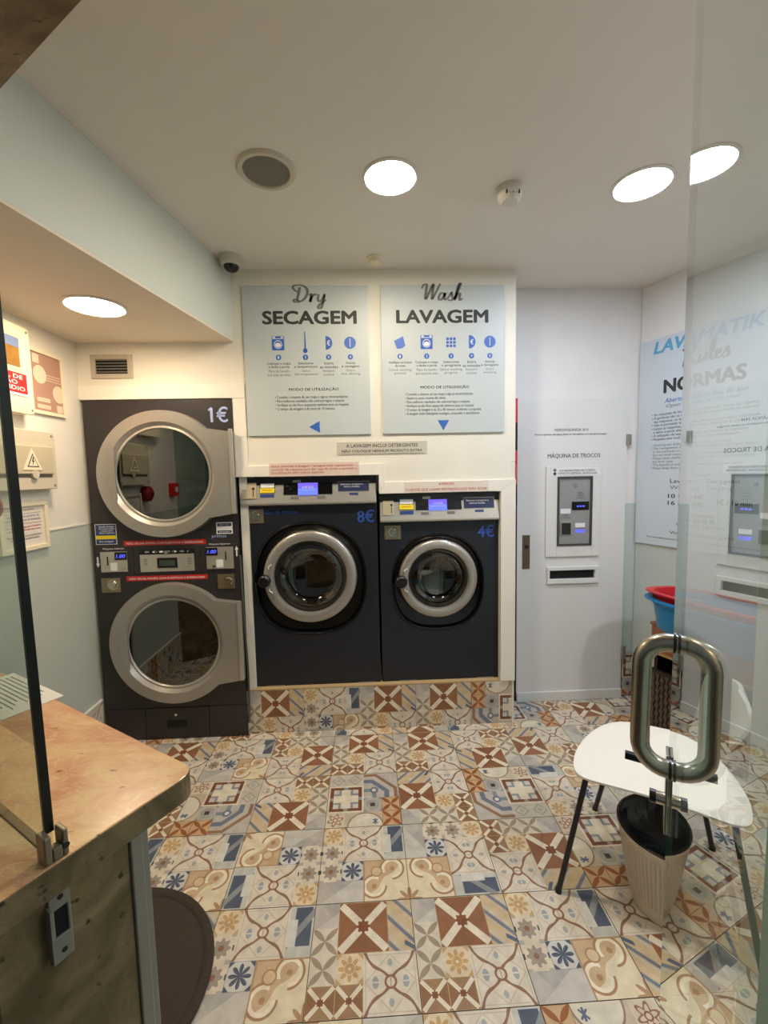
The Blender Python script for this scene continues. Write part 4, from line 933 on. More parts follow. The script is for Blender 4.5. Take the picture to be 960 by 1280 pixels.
# =================================================================== SIGNS ON THE BACK WALL
def washer_icon(x, z, s, y, parent):
    o = MB().prism(rrect(x - s * .5, x + s * .5, z - s * .56, z + s * .56, s * .04, 2), y - 0.0006, y, 'y').build('icon', M_inkblue, parent)
    b = MB(); b.box(x - s * .44, x + s * .44, y - 0.0012, y - 0.0005, z + s * .34, z + s * .38)
    b.box(x - s * .42, x - s * .22, y - 0.0012, y - 0.0005, z + s * .42, z + s * .52); b.box(x + s * .25, x + s * .42, y - 0.0012, y - 0.0005, z + s * .42, z + s * .52)
    n = 24
    for k in range(n):
        a, a2 = 2 * pi * k / n, 2 * pi * (k + 1) / n
        b.prism([(x + s * .33 * cos(a), z - s * .1 + s * .33 * sin(a)), (x + s * .33 * cos(a2), z - s * .1 + s * .33 * sin(a2)), (x + s * .28 * cos(a2), z - s * .1 + s * .28 * sin(a2)), (x + s * .28 * cos(a), z - s * .1 + s * .28 * sin(a))], y - 0.0012, y - 0.0005, 'y')
    b.prism([(x + s * .24 * cos(2 * pi * k / 20), z - s * .14 + s * .18 * sin(2 * pi * k / 20)) for k in range(20)], y - 0.0012, y - 0.0005, 'y')
    b.build('icon_mark', M_wht, o)
def blob(P, y, parent, m=None): return MB().prism(P, y - 0.0006, y, 'y').build('icon', m or M_inkblue, parent)
def circ(x, z, r, a0=0, a1=2 * pi, n=24): return [(x + r * cos(a0 + (a1 - a0) * k / n), z + r * sin(a0 + (a1 - a0) * k / n)) for k in range(n if abs(a1 - a0 - 2 * pi) < 1e-6 else n + 1)]
def number(x, z, t, y, parent):
    o = MB().prism(circ(x, z, 0.0145), y - 0.0006, y, 'y').build('number_disc', M_inkblue, parent); text(t, x, z, 0.007, 0.014, y - 0.0011, M_wht, o, 0.02)
def poster(x0, x1, z0, z1, label, word, wscale, wordpos, title, tpos, steps, bullets, brows, tri):
    cx = (x0 + x1) / 2
    p = tag(empty('wall_poster', (cx, YB, z0)), label, 'poster', 'instruction posters above the washers')
    W = x1 - x0; Hh = z1 - z0
    bo = box('board', M_poster, -W / 2, W / 2, -0.012, -0.0002, 0, Hh, p, bevel=0.001)
    y = -0.0126
    script_word(word, wordpos[0] - cx, wordpos[1] - z0, wscale, y, M_inkgrey, p, 0.085)
    text(title, tpos[0] - cx, tpos[1] - z0, tpos[2], tpos[3], y, M_ink, p, 0.045, res=3, name='title')
    for i, (x, kind, l1, l2) in enumerate(steps):
        xx = x - cx; zz = steps_z - z0
        if kind == 'washer': washer_icon(xx, zz, 0.066, y + 0.0, p)
        elif kind == 'thermo':
            blob(circ(xx, zz - 0.040, 0.0125), y, p); blob([(xx - 0.004, zz - 0.035), (xx + 0.004, zz - 0.035), (xx + 0.0025, zz + 0.06), (xx - 0.0025, zz + 0.06)], y, p)
        elif kind == 'coin': 
            o = blob(circ(xx - 0.014, zz, 0.036, -pi / 2, pi / 2), y, p); text('€', xx + 0.002, zz, 0.016, 0.028, y - 0.0011, M_wht, o, 0.02)
        elif kind == 'start':
            o = blob(circ(xx, zz, 0.032), y, p); MB().box(xx - 0.0015, xx + 0.0015, y - 0.0012, y - 0.0005, zz - 0.022, zz + 0.022).build('icon_mark', M_wht, o)
        elif kind == 'grid':
            for a in range(3):
                for b_ in range(3): blob(rrect(xx - 0.026 + a * 0.019, xx - 0.012 + a * 0.019, zz - 0.028 + b_ * 0.019, zz - 0.014 + b_ * 0.019, 0.002, 1), y, p)
        elif kind == 'pocket':
            blob([(xx - 0.032, zz + 0.008), (xx + 0.018, zz + 0.032), (xx + 0.030, zz - 0.018), (xx + 0.012, zz - 0.032), (xx - 0.016, zz - 0.034)], y, p)
        number(xx, zz - 0.075, str(i + 1), y, p)
        w1_ = 0.0108 * max(len(s) for s in l1.split('\n')); text(l1, xx, zz - 0.117, min(w1_, 0.125), 0.034, y, M_ink, p, 0.015)
        w2_ = 0.0105 * max(len(s) for s in l2.split('\n')); text(l2, xx, zz - 0.157, min(w2_, 0.125), 0.034, y, M_inkgrey, p, 0.0)
    text('MODO DE UTILIZAÇÃO', tpos[0] - cx + 0.01, brows[0] - z0, 0.27, 0.021, y, M_ink, p, 0.03)
    nb = bullets.count('\n') + 1
    text(bullets, brows[1] - cx, brows[2] - z0, brows[3], nb * 0.0215 - 0.003, y, M_ink, p, 0.006, align='LEFT')
    MB().prism([(a - cx, b_ - z0) for a, b_ in tri], y - 0.0006, y, 'y').build('arrow', M_inkblue, p)
steps_z = 2.212
poster(-0.633, 0.042, 1.719, 2.513, 'grey poster headed Dry SECAGEM, left of the pair above the washers', DRY, 0.088, (-0.36, 2.424), 'SECAGEM', (-0.276, 2.346, 0.500, 0.066),
       [(-0.450, 'washer', 'Coloque a roupa\ne feche a porta', 'Place the laundry\nand close the door'), (-0.305, 'thermo', 'Selecione\na temperatura', 'Select\nthe temperature'),
        (-0.180, 'coin', 'Insira\nas moedas', 'Insert\ncoins'), (-0.062, 'start', 'Inicie\na secagem', 'Start\nthe drying')],
       '• Consulte a etiqueta da sua roupa e siga as recomendações\n• Para melhores resultados não sobrecarregue a máquina\n• Verifique se não ficou esquecida nenhuma peça na máquina\n• O tempo de secagem é de cerca de 10 minutos',
       (1.966, -0.278, 1.892, 0.400), [(-0.298, 1.763), (-0.240, 1.795), (-0.240, 1.731)])
poster(0.108, 0.788, 1.719, 2.513, 'grey poster headed Wash LAVAGEM, right of the pair above the washers', WASH, 0.088, (0.335, 2.430), 'LAVAGEM', (0.446, 2.348, 0.500, 0.066),
       [(0.210, 'pocket', 'Verifique os bolsos\nda roupa', 'Check clothing\npockets'), (0.357, 'washer', 'Coloque a roupa\ne feche a porta', 'Place the laundry\nand close the door'),
        (0.492, 'grid', 'Selecione\no programa', 'Select washing\nprogram'), (0.606, 'coin', 'Insira\nas moedas', 'Insert\ncoins'), (0.708, 'start', 'Inicie\na lavagem', 'Start\nwashing')],
       '• Consulte a etiqueta da sua roupa e siga as recomendações\n• Separe as peças escuras das claras\n• Para melhores resultados não sobrecarregue a máquina\n• Verifique se não ficou esquecida nenhuma peça na máquina\n• O tempo de lavagem é de 25 a 45 minutos conforme o programa\n• A lavagem inclui detergente ecológico, amaciador e desinfetante',
       (1.970, 0.446, 1.878, 0.425), [(0.414, 1.789), (0.478, 1.789), (0.446, 1.733)])
s = tag(empty('detergent_notice', (0.102, YB, 1.606)), 'grey notice A LAVAGEM INCLUI DETERGENTES below the two posters', 'sign')
box('board', mat('grey_notice', rgb(200, 194, 178), 0.6), -0.252, 0.252, -0.003, -0.0002, 0, 0.071, s)
text('A LAVAGEM INCLUI DETERGENTES', 0.0, 0.050, 0.40, 0.019, -0.0036, M_ink, s, 0.03); text('NÃO COLOQUE NENHUM PRODUTO EXTRA', 0.0, 0.021, 0.45, 0.020, -0.0036, M_ink, s, 0.03)
box('underline', M_ink, -0.235, 0.235, -0.0036, -0.0029, 0.004, 0.006, s)
s = tag(empty('collection_notice', (-0.278, YB - 0.014, 1.494)), 'pink notice with small red lettering above the 8€ washer', 'sign')
box('board', mat('pinkish_notice', rgb(222, 200, 186), 0.6), -0.248, 0.248, -0.002, -0.0002, 0, 0.074, s)
text('Favor terminar a lavagem / secagem mais rapidamente\ne retirar da máquina para dar vaga de modo a permitir a\nsua utilização pelo cliente seguinte', 0.0, 0.037, 0.47, 0.052, -0.0026, M_inkred, s, 0.006, align='LEFT')
s = tag(empty('priority_notice', (0.461, YB - 0.014, 1.389)), 'pale notice ATENÇÃO in red lettering above the 4€ washer', 'sign')
box('board', mat('pale_notice', rgb(226, 214, 200), 0.6), -0.24, 0.24, -0.002, -0.0002, 0, 0.060, s)
text('ATENÇÃO', 0.0, 0.046, 0.09, 0.017, -0.0026, M_inkred, s, 0.03); text('CLIENTES QUE LAVAM TÊM PRIORIDADE PARA SECAR', 0.0, 0.016, 0.46, 0.020, -0.0026, M_inkred, s, 0.012)

# air vent above the dryer
v = tag(empty('air_vent', (-1.34, YB, 2.10)), 'small grey metal air vent with slats above the dryer', 'vent')
f_ = MB()
for a in ((-0.109, -0.083, -0.062, 0.062), (0.083, 0.109, -0.062, 0.062), (-0.083, 0.083, 0.038, 0.062), (-0.083, 0.083, -0.062, -0.038)): f_.box(a[0], a[1], -0.008, -0.0002, a[2], a[3])
f_.build('frame', mat('grey_vent_paint', rgb(190, 180, 162), 0.45, 0.2), v, bevel=0.001)
box('backing', M_dark, -0.083, 0.083, -0.001, -0.0002, -0.038, 0.038, v)
for k in range(5):
    z = -0.03 + k * 0.0155
    MB().prism([(-0.001, z + 0.006), (-0.010, z), (-0.009, z - 0.002), (-0.001, z + 0.003)], -0.083, 0.083, 'x').build('slat', M_alu, v)

# =================================================================== LEFT WALL THINGS (built facing -y, turned to face +x)
LW = pi / 2
def lwall(name, y, z, off=0.0): return empty(name, (XL + off, y, z), LW)
t = tag(lwall('fire_alarm_panel', 1.825, 1.79), 'cream fire alarm panel with small screen and red sign, high on the left wall', 'alarm panel')
bo = MB().prism(rrect(-0.23, 0.235, 0.0, 0.375, 0.02), -0.055, -0.0002, 'y').build('housing', M_cream, t, bevel=0.003)
scr = box('screen', M_screen, -0.07, 0.165, -0.060, -0.054, 0.195, 0.315, t); box('screen_frame', M_beige, -0.085, 0.18, -0.0575, -0.054, 0.18, 0.33, t)
box('sky_strip', mat('blue_print', rgb(110, 130, 170), 0.4), -0.07, 0.165, -0.0612, -0.0599, 0.275, 0.315, scr)
rs = box('red_sign', M_redsign, -0.20, 0.195, -0.060, -0.055, 0.085, 0.168, t); box('sign_base', M_wht, -0.21, 0.205, -0.058, -0.055, 0.073, 0.168, t)
text('CENTRAL DE\nDETEÇÃO\nDE INCÊNDIO', 0.045, 0.127, 0.27, 0.066, -0.0608, M_wht, rs, 0.03)
for k in range(5): text('LED', 0.208, 0.19 + k * 0.024, 0.016, 0.010, -0.0556, M_inkgrey, t, 0.0, rot=pi / 2)
for z in (0.02, 0.355): MB().disc(0.22, z, 0.005, -0.0565, -0.055, 10).build('screw', M_alu, t)
t = tag(lwall('framed_poster', 2.22, 1.812), 'pale framed poster with brown circles and bars, beside the fire alarm panel', 'poster')
f_ = MB()
for a in ((-0.115, 0.115, 0, 0.016), (-0.115, 0.115, 0.284, 0.30), (-0.115, -0.101, 0.016, 0.284), (0.101, 0.115, 0.016, 0.284)): f_.box(a[0], a[1], -0.014, -0.0002, a[2], a[3])
f_.build('frame', M_cream, t, bevel=0.001)
pr = box('print', M_brownpost, -0.101, 0.101, -0.008, -0.0002, 0.016, 0.284, t)
y = -0.0086
for P in (circ(-0.045, 0.185, 0.042), circ(0.075, 0.110, 0.042), rrect(-0.085, -0.045, 0.235, 0.275, 0.002, 1), rrect(-0.075, 0.012, 0.060, 0.078, 0.002, 1), rrect(-0.075, 0.012, 0.028, 0.046, 0.002, 1), rrect(0.055, 0.095, 0.02, 0.055, 0.002, 1)):
    P = [(min(0.1, a), b_) for a, b_ in P]; MB().prism(P, y - 0.0006, y, 'y').build('shape', M_pinkpost, pr)
text('- - - - -', -0.03, 0.069, 0.07, 0.003, y - 0.0012, M_inkgrey, pr); text('- - - - -', -0.03, 0.037, 0.07, 0.003, y - 0.0012, M_inkgrey, pr)
for k in range(3): MB().box(-0.02, 0.095, y - 0.0005, y, 0.165 + k * 0.012, 0.168 + k * 0.012).build('line', M_pinkpost, pr)
t = tag(lwall('electrical_box', 1.99, 1.458), 'beige electrical box with a yellow-white warning triangle on the left wall', 'electrical box')
MB().prism(rrect(-0.19, 0.185, 0.0, 0.265, 0.008), -0.05, -0.0002, 'y').build('housing', M_beige, t, bevel=0.003)
lid = box('flap', mat('darker_beige_flap', rgb(196, 184, 156), 0.45), -0.175, 0.155, -0.060, -0.05, 0.07, 0.195, t, bevel=0.003)
MB().lathe([(0, -0.062), (0.02, -0.062), (0.02, -0.05), (0, -0.05)], 24, (0.035, 0, 0.07)).build('flap_tab', M_beige, lid)
box('gap', mat('shadow_grey_plastic', rgb(110, 104, 90), 0.6), -0.15, 0.15, -0.0512, -0.0498, 0.055, 0.068, t)
tri = MB().prism([(-0.035, 0.088), (0.075, 0.088), (0.02, 0.182)], -0.063, -0.060, 'y').build('warning_triangle', M_cream, t)
MB().prism([(-0.014, 0.101), (0.054, 0.101), (0.02, 0.160)], -0.0638, -0.063, 'y').build('outline', M_ink, tri)
MB().prism([(-0.007, 0.105), (0.047, 0.105), (0.02, 0.152)], -0.0645, -0.0638, 'y').build('field', M_cream, tri)
MB().prism([(0.020, 0.145), (0.013, 0.124), (0.019, 0.124), (0.015, 0.108), (0.027, 0.129), (0.021, 0.129), (0.025, 0.145)], -0.0652, -0.0645, 'y').build('bolt', M_ink, tri)
for x in (-0.17, 0.165):
    for z in (0.018, 0.247): MB().disc(x, z, 0.006, -0.0515, -0.05, 10).build('screw', M_alu, t)
t = tag(lwall('framed_notice', 2.0, 1.185), 'white framed notice with purple and red lines, under the electrical box', 'notice')
f_ = MB()
for a in ((-0.14, 0.14, 0, 0.02), (-0.14, 0.14, 0.20, 0.22), (-0.14, -0.12, 0.02, 0.20), (0.12, 0.14, 0.02, 0.20)): f_.box(a[0], a[1], -0.018, -0.0002, a[2], a[3])
f_.build('frame', M_cream, t, bevel=0.002); box('sheet', M_paper, -0.12, 0.12, -0.008, -0.0002, 0.02, 0.20, t)
M_purple = mat('purple_ink', rgb(120, 110, 170), 0.6)
text('Informação ao público', 0.0, 0.185, 0.13, 0.008, -0.0086, M_ink, t, 0.01)
text('Este estabelecimento possui livro de\nreclamações e contrato de manutenção', 0.0, 0.148, 0.2, 0.030, -0.0086, M_purple, t, 0.01)
text('Em caso de incêndio ligue para os bombeiros\ne abandone o local pela saída mais próxima', 0.0, 0.102, 0.2, 0.026, -0.0086, M_inkred, t, 0.01)
text('Não utilize as máquinas em caso de falha elétrica\nContacte o serviço de assistência técnica', 0.0, 0.062, 0.2, 0.024, -0.0086, M_ink, t, 0.01)
o = MB().box(-0.105, 0.105, -0.0088, -0.0083, 0.168, 0.1695).build('rule', M_inkgrey, t); MB().box(-0.105, 0.105, -0.0088, -0.0083, 0.124, 0.1255).build('rule', M_inkgrey, t)
t = tag(lwall('alarm_bell', 1.80, 1.395), 'dark red round alarm sounder at the left edge, behind the glass', 'alarm')
MB().lathe([(0, -0.06), (0.03, -0.06), (0.052, -0.045), (0.055, -0.01), (0.05, -0.0002), (0, -0.0002)], 32).build('sounder', mat('dark_red_plastic', rgb(150, 24, 24), 0.4), t, smooth=True)
MB().lathe([(0, -0.0665), (0.014, -0.0665), (0.014, -0.06), (0, -0.06)], 20).build('cap', M_black, t)
t = tag(lwall('fire_call_point', 1.36, 1.36), 'small red fire call point seen mirrored in the upper dryer window', 'alarm')
MB().prism(rrect(-0.05, 0.05, 0, 0.1, 0.008), -0.04, -0.0002, 'y').build('housing', M_redsign, t, bevel=0.002); box('glass_plate', M_wht, -0.022, 0.022, -0.042, -0.04, 0.03, 0.07, t)

# =================================================================== RIGHT WALL
rwE = lambda name, s, z, d=0.0: empty(name, (*rwp(s, d), z), RW)
PW = 0.80
t = tag(rwE('rules_poster', 0.0, 1.03), 'large pale blue poster headed NORMAS on the right wall', 'poster')
box('board', M_posterR, 0.004, PW, -0.012, -0.0002, 0, 1.235, t, bevel=0.001)
y = -0.0126
text('LAVAMATIK', 0.375, 1.180, 0.56, 0.066, y, M_cyan, t, 0.04, 0.2, res=3, name='title')
script_word(RULES, 0.265, 1.035, 0.11, y, M_inkgrey, t, 0.08)
text('NORMAS', 0.375, 0.945, 0.42, 0.074, y, M_ink, t, 0.045, res=3, name='title')
text('Aberto todos os dias do ano', 0.385, 0.862, 0.43, 0.026, y, M_inkblue, t, 0.02, 0.25)
text('Open all days of the year', 0.375, 0.828, 0.39, 0.026, y, M_inkgrey, t, 0.01, 0.25)
text('• As máquinas de lavar e secar só devem ser usadas por adultos\n• A gerência não se responsabiliza por roupa danificada pelo uso\n  das máquinas, ou furtada\n• Não é permitido lavar tapetes, animais ou produtos inflamáveis\n• Limpe as máquinas, inclusive o filtro, depois de as utilizar\n  e deixe a porta aberta\n• A utilização do espaço é gravada por razões de segurança\n• Respeite este local como gostaria que o respeitassem',
     0.375, 0.712, 0.56, 0.165, y, M_ink, t, 0.012, align='LEFT')
text('• Washing and drying machines are for adults only\n• The management does not accept liability for damaged clothes\n  in the machines or theft\n• Do not wash carpets, animals or inflammable products\n• Please clean machines, including the filter, after use and leave\n  the door open\n• This laundry is under video surveillance for your safety\n• Please keep these premises clean',
     0.375, 0.535, 0.56, 0.155, y, M_inkgrey, t, 0.004, align='LEFT')
text('Preços', 0.395, 0.425, 0.09, 0.02, y, M_ink, t, 0.02)
text('Lavagem   Secagem', 0.40, 0.388, 0.36, 0.030, y, M_ink, t, 0.02); text('Washing   Drying', 0.385, 0.350, 0.33, 0.030, y, M_inkgrey, t, 0.0)
text('10 kg  4€', 0.31, 0.300, 0.20, 0.034, y, M_ink, t, 0.03); text('16 kg  8€', 0.31, 0.260, 0.20, 0.034, y, M_ink, t, 0.03)
text('1€ / 10 min', 0.56, 0.28, 0.16, 0.030, y, M_ink, t, 0.02)
text('Contacto', 0.395, 0.200, 0.15, 0.022, y, M_ink, t, 0.015); text('91 000 00 00', 0.395, 0.168, 0.15, 0.022, y, M_ink, t, 0.03); text('Incidentes 24 horas', 0.395, 0.140, 0.26, 0.018, y, M_inkgrey, t, 0.0)
text('Videovigilância 24H', 0.395, 0.086, 0.34, 0.024, y, M_ink, t, 0.01); text('Para sua segurança este espaço dispõe de videovigilância com captação de imagens', 0.395, 0.048, 0.62, 0.012, y, M_ink, t, 0.012)

# stand with tubs
t = tag(rwE('storage_stand', 0.30, 0.0, 0.012), 'reddish wooden drawer stand with dark woven front against the right wall', 'cabinet')
D_ = 0.23; Wd = 0.68
box('drawer_front', M_wood, 0, Wd, -D_, -D_ + 0.03, 0.475, 0.618, t, bevel=0.003)
box('top', M_wood, -0.005, Wd + 0.005, -D_ - 0.008, 0, 0.618, 0.634, t, bevel=0.003)
box('lip', M_wood2, -0.004, Wd + 0.004, -D_ - 0.012, -D_ + 0.03, 0.458, 0.474, t, bevel=0.002)
fr = MB(); fr.box(0, 0.02, -D_ + 0.03, -0.002, 0.0, 0.618); fr.box(Wd - 0.02, Wd, -D_ + 0.03, -0.002, 0, 0.618); fr.box(0.02, Wd - 0.02, -0.02, -0.002, 0, 0.618); fr.box(0.02, Wd - 0.02, -D_ + 0.03, -0.02, 0.0, 0.02); fr.box(0.0, Wd, -D_, -D_ + 0.02, 0.345, 0.365)
fr.build('carcass', M_dkwood, t)
box('basket_body', M_dkwood, 0.004, Wd - 0.004, -D_ + 0.008, -D_ + 0.02, 0.004, 0.344, t)
wv = MB(); nr = 15; ncol = 26
for i in range(nr):
    for k in range(ncol):
        x0 = 0.004 + k * (Wd - 0.008) / ncol; z = 0.012 + i * 0.0225; wid = (Wd - 0.008) / ncol
        if (i + k) % 2: wv.box(x0 + 0.002, x0 + wid - 0.002, -D_ + 0.0, -D_ + 0.009, z, z + 0.018)
        else: wv.box(x0 + 0.008, x0 + wid - 0.008, -D_ + 0.002, -D_ + 0.009, z - 0.004, z + 0.021)
o = wv.build('weave', M_weave, t); o['kind'] = 'stuff'
def tub(name, z, m, lab, grow, dz, tilt):
    r = tag(rwE(name, 0.34 + 0.30, z, 0.215), lab, 'laundry tub', 'stacked laundry tubs'); r.rotation_euler = (tilt, 0, RW)
    L0, W0 = 0.33, 0.185
    def loop(f, z_, b, o_=0): 
        return [b.bm.verts.new((math.copysign(abs(cos(a)) ** 0.6, cos(a)) * (L0 * f + o_), math.copysign(abs(sin(a)) ** 0.6, sin(a)) * (W0 * f + o_), z_)) for a in [2 * pi * k / 48 for k in range(48)]]
    b = MB(); hh = 0.17; rings = []
    for f, z_, o_ in ((0.80, 0.0, 0), (0.84, 0.01, 0), (0.89, hh * .6, 0), (0.91, hh - 0.03, 0), (0.93, hh - 0.028, 0.0), (0.97, hh - 0.002, 0.008), (1.0, hh - 0.006, 0.012), (1.0, hh, 0.012), (0.92, hh + 0.002, 0), (0.89, hh - 0.03, 0), (0.82, 0.016, 0), (0.5, 0.008, 0)): rings.append(loop(f * grow, z_ + dz, b, o_))
    for P, Q in zip(rings, rings[1:]):
        for k in range(48): b.bm.faces.new((P[k], P[(k + 1) % 48], Q[(k + 1) % 48], Q[k]))
    b.bm.faces.new(rings[0][::-1]); b.bm.faces.new(rings[-1])
    b.build('shell', m, r, smooth=True); return r
tub('laundry_tub', 0.635, M_tubb, 'bright blue plastic laundry tub on the wooden stand', 1.0, 0, 0.0)
rt = tub('laundry_tub', 0.662, M_tubr, 'bright red plastic laundry tub nested in the blue tub', 1.01, 0, radians(-4))
hl = MB()
for k in range(5):
    for i in range(4): hl.prism([(0.115 - 0.002 + 0.0 + cos(a) * 0.006 + 0, 0) for a in (0,)] * 0 + [(-0.24 + k * 0.018 + 0.005 * cos(a), 0.05 + i * 0.024 + 0.005 * sin(a)) for a in [2 * pi * j / 8 for j in range(8)]], 0.105, 0.108, 'y')
hl.build('drain_hole', M_wht, rt)

# =================================================================== CEILING THINGS
def downlight(x, y, z, r, m, lab, cat='ceiling light'):
    t = tag(empty('ceiling_light', (x, y, z)), lab, cat, None)
    MB().lathe([(r, 0.0), (r + 0.012, -0.0005), (r + 0.012, -0.004), (r + 0.003, -0.008), (r, -0.006)], 48, axis='z').build('frame', mat('white_lamp_ring', rgb(226, 222, 212), 0.4), t, smooth=True)
    MB().lathe([(0, -0.005), (r, -0.005), (r, -0.002), (0, -0.002)], 48, axis='z').build('diffuser', m, t); return t
def em(k): return emit('lit_diffuser_' + k, LAMPS[k][0], LAMPS[k][1])
downlight(0.123, 1.729, H, 0.093, em('middle'), 'round warm ceiling light in the middle of the ceiling')
downlight(1.106, 1.756, H, 0.098, em('right'), 'round cool white ceiling light near the right wall')
downlight(-1.114, 1.957, 2.225, 0.108, em('alcove'), 'round warm light in the low ceiling over the dryer')
mh = em('unseen_fill')
downlight(1.9, 0.5, H, 0.098, mh, 'unseen round ceiling light added as fill at the front right, beyond the glass door')  # lamp out of view, added to brighten the room
t = tag(empty('ceiling_speaker', (-0.328, 1.698, H)), 'round white ceiling loudspeaker with grey grille left of the middle light', 'speaker')
MB().lathe([(0.083, -0.004), (0.086, -0.010), (0.100, -0.010), (0.107, -0.002), (0.107, 0)], 48, axis='z').build('rim', mat('cream_speaker_rim', rgb(206, 198, 178), 0.5), t, smooth=True)
MB().lathe([(0, -0.007), (0.04, -0.0065), (0.084, -0.005), (0.084, -0.0002), (0, -0.0002)], 48, axis='z').build('grille', M_grille, t)
t = tag(empty('smoke_detector', (0.595, 1.79, H)), 'white round smoke detector on the ceiling right of the middle light', 'smoke detector')
MB().lathe([(0.050, -0.0002), (0.050, -0.012), (0.044, -0.018), (0.044, -0.020), (0.047, -0.024), (0.044, -0.040), (0.030, -0.052), (0, -0.054)], 36, axis='z').build('housing', mat('white_detector_plastic', rgb(214, 208, 194), 0.5), t, smooth=True)
for k in range(-2, 3): MB().box(-0.003 + k * 0.012, 0.003 + k * 0.012, -0.0445 + abs(k) * 0.002, -0.035, -0.040, -0.026).build('vent_slit', M_ink, t)
t = tag(empty('motion_sensor', (0.078, 2.34, H)), 'small cream motion sensor where the ceiling meets the posters wall', 'sensor')
MB().lathe([(0.030, -0.0002), (0.030, -0.02), (0.026, -0.03), (0.012, -0.036), (0, -0.037)], 28, axis='z').build('housing', M_cream, t, smooth=True)
MB().lathe([(0.041, -0.0002), (0.041, -0.006), (0.030, -0.008)], 28, axis='z').build('base', M_cream, t)
t = tag(empty('security_camera', (-0.645, 2.33, H)), 'white dome security camera in the corner beside the beam', 'security camera')
MB().lathe([(0.054, -0.0002), (0.056, -0.02), (0.052, -0.04), (0.036, -0.046)], 36, axis='z').build('housing', mat('white_camera_plastic', rgb(206, 200, 186), 0.5), t, smooth=True)
dm = MB().lathe([(0.038, -0.040), (0.036, -0.056), (0.026, -0.068), (0.012, -0.074), (0, -0.076)], 36, axis='z').build('dome', M_blackgloss, t, smooth=True)
t = tag(empty('wall_sensor', (*rwp(1.1, 0.0), 2.28), RW), 'small grey sensor high on the right wall seen through the glass', 'sensor')
MB().prism([(-0.02, 0.0), (0.02, 0.0), (0.015, 0.06), (-0.015, 0.06)], -0.03, -0.0002, 'y').build('housing', M_inkgrey, t, bevel=0.004)

# =================================================================== CHAIR
ch = tag(empty('chair', (1.02, 1.45, 0)), 'white plywood shell chair with black tube legs beside the glass door', 'chair')
def cp_(x, y, z=0): return (x - 1.02, y - 1.45, z)
outline = [(0.700, 1.385), (0.712, 1.43), (0.755, 1.50), (0.84, 1.585), (0.93, 1.645), (1.01, 1.668), (1.08, 1.655), (1.16, 1.61), (1.23, 1.572), (1.285, 1.535), (1.262, 1.46), (1.225, 1.375), (1.16, 1.30), (1.08, 1.215), (1.00, 1.195), (0.93, 1.232), (0.86, 1.272), (0.78, 1.317), (0.722, 1.35)]
def closed_cat(P, n=4):
    out = []; N = len(P)
    for i in range(N):
        p0, p1, p2, p3 = P[i - 1], P[i], P[(i + 1) % N], P[(i + 2) % N]
        for k in range(n):
            t_ = k / n; out.append(tuple(0.5 * (2 * p1[j] + (p2[j] - p0[j]) * t_ + (2 * p0[j] - 5 * p1[j] + 4 * p2[j] - p3[j]) * t_ * t_ + (3 * p1[j] - p0[j] - 3 * p2[j] + p3[j]) * t_ ** 3) for j in (0, 1)))
    return out
OL = closed_cat(outline, 3); cx_, cy_ = 1.0, 1.43
b = MB(); tops, bots = [], []
fracs = (1.0, 0.97, 0.8, 0.55, 0.3)
for f in fracs:
    top, bot = [], []
    for (x, y_) in OL:
        X_, Y_ = cx_ + (x - cx_) * f, cy_ + (y_ - cy_) * f
        zz = 0.458 + (0.010 * f ** 4) - (0.003 if f == 1.0 else 0)
        top.append(b.bm.verts.new(cp_(X_, Y_, zz))); bot.append(b.bm.verts.new(cp_(X_, Y_, zz - 0.011 + (0.004 if f == 1.0 else 0))))
    tops.append(top); bots.append(bot)
N = len(OL)
for lst, s in ((tops, 1), (bots, -1)):
    for P, Q in zip(lst, lst[1:]):
        for k in range(N): b.bm.faces.new((P[k], P[(k + 1) % N], Q[(k + 1) % N], Q[k]))
    b.bm.faces.new(lst[-1])
for k in range(N): b.bm.faces.new((tops[0][k], tops[0][(k + 1) % N], bots[0][(k + 1) % N], bots[0][k]))
b.build('seat', M_seat, ch, smooth=True)
# backrest: shell rising from the narrow waist
wx, wy = 0.30, 0.95; fx, fy = 0.89, -0.45    # width direction, backwards direction
b = MB(); rows = []; bc = (1.225, 1.475)
for i in range(13):
    t_ = i / 12; z = 0.462 + 0.27 * t_; hw_ = 0.085 + 0.075 * min(1, t_ * 1.5) ** 0.8
    if t_ > 0.75: hw_ *= math.sqrt(max(0.02, 1 - ((t_ - 0.75) / 0.27) ** 2))
    back = 0.035 * (1 - (1 - t_) ** 3) + 0.05 * t_ ; row = []
    for k in range(9):
        u_ = -1 + k / 4; cur = 0.022 * (u_ * u_) * -1
        row.append([(bc[0] + wx * hw_ * u_ + fx * (back + cur + o_), bc[1] + wy * hw_ * u_ + fy * (back + cur + o_), z) for o_ in (0.0, 0.012)])
    rows.append(row)
V = [[[b.bm.verts.new(cp_(*p)) for p in c_] for c_ in row] for row in rows]
for i in range(12):
    for k in range(8):
        for o_ in (0, 1): b.bm.faces.new((V[i][k][o_], V[i][k + 1][o_], V[i + 1][k + 1][o_], V[i + 1][k][o_]))
    for k in (0, 8): b.bm.faces.new((V[i][k][0], V[i + 1][k][0], V[i + 1][k][1], V[i][k][1]))
for i in (0, 12):
    for k in range(8): b.bm.faces.new((V[i][k][0], V[i][k + 1][0], V[i][k + 1][1], V[i][k][1]))
b.build('backrest', M_seat, ch, smooth=True)
F1, F2, B1, B2 = (0.654, 1.408), (0.982, 1.77), (1.09, 1.10), (1.40, 1.50)
T1, T2, U1, U2 = (0.745, 1.405), (0.985, 1.625), (1.06, 1.235), (1.215, 1.49)
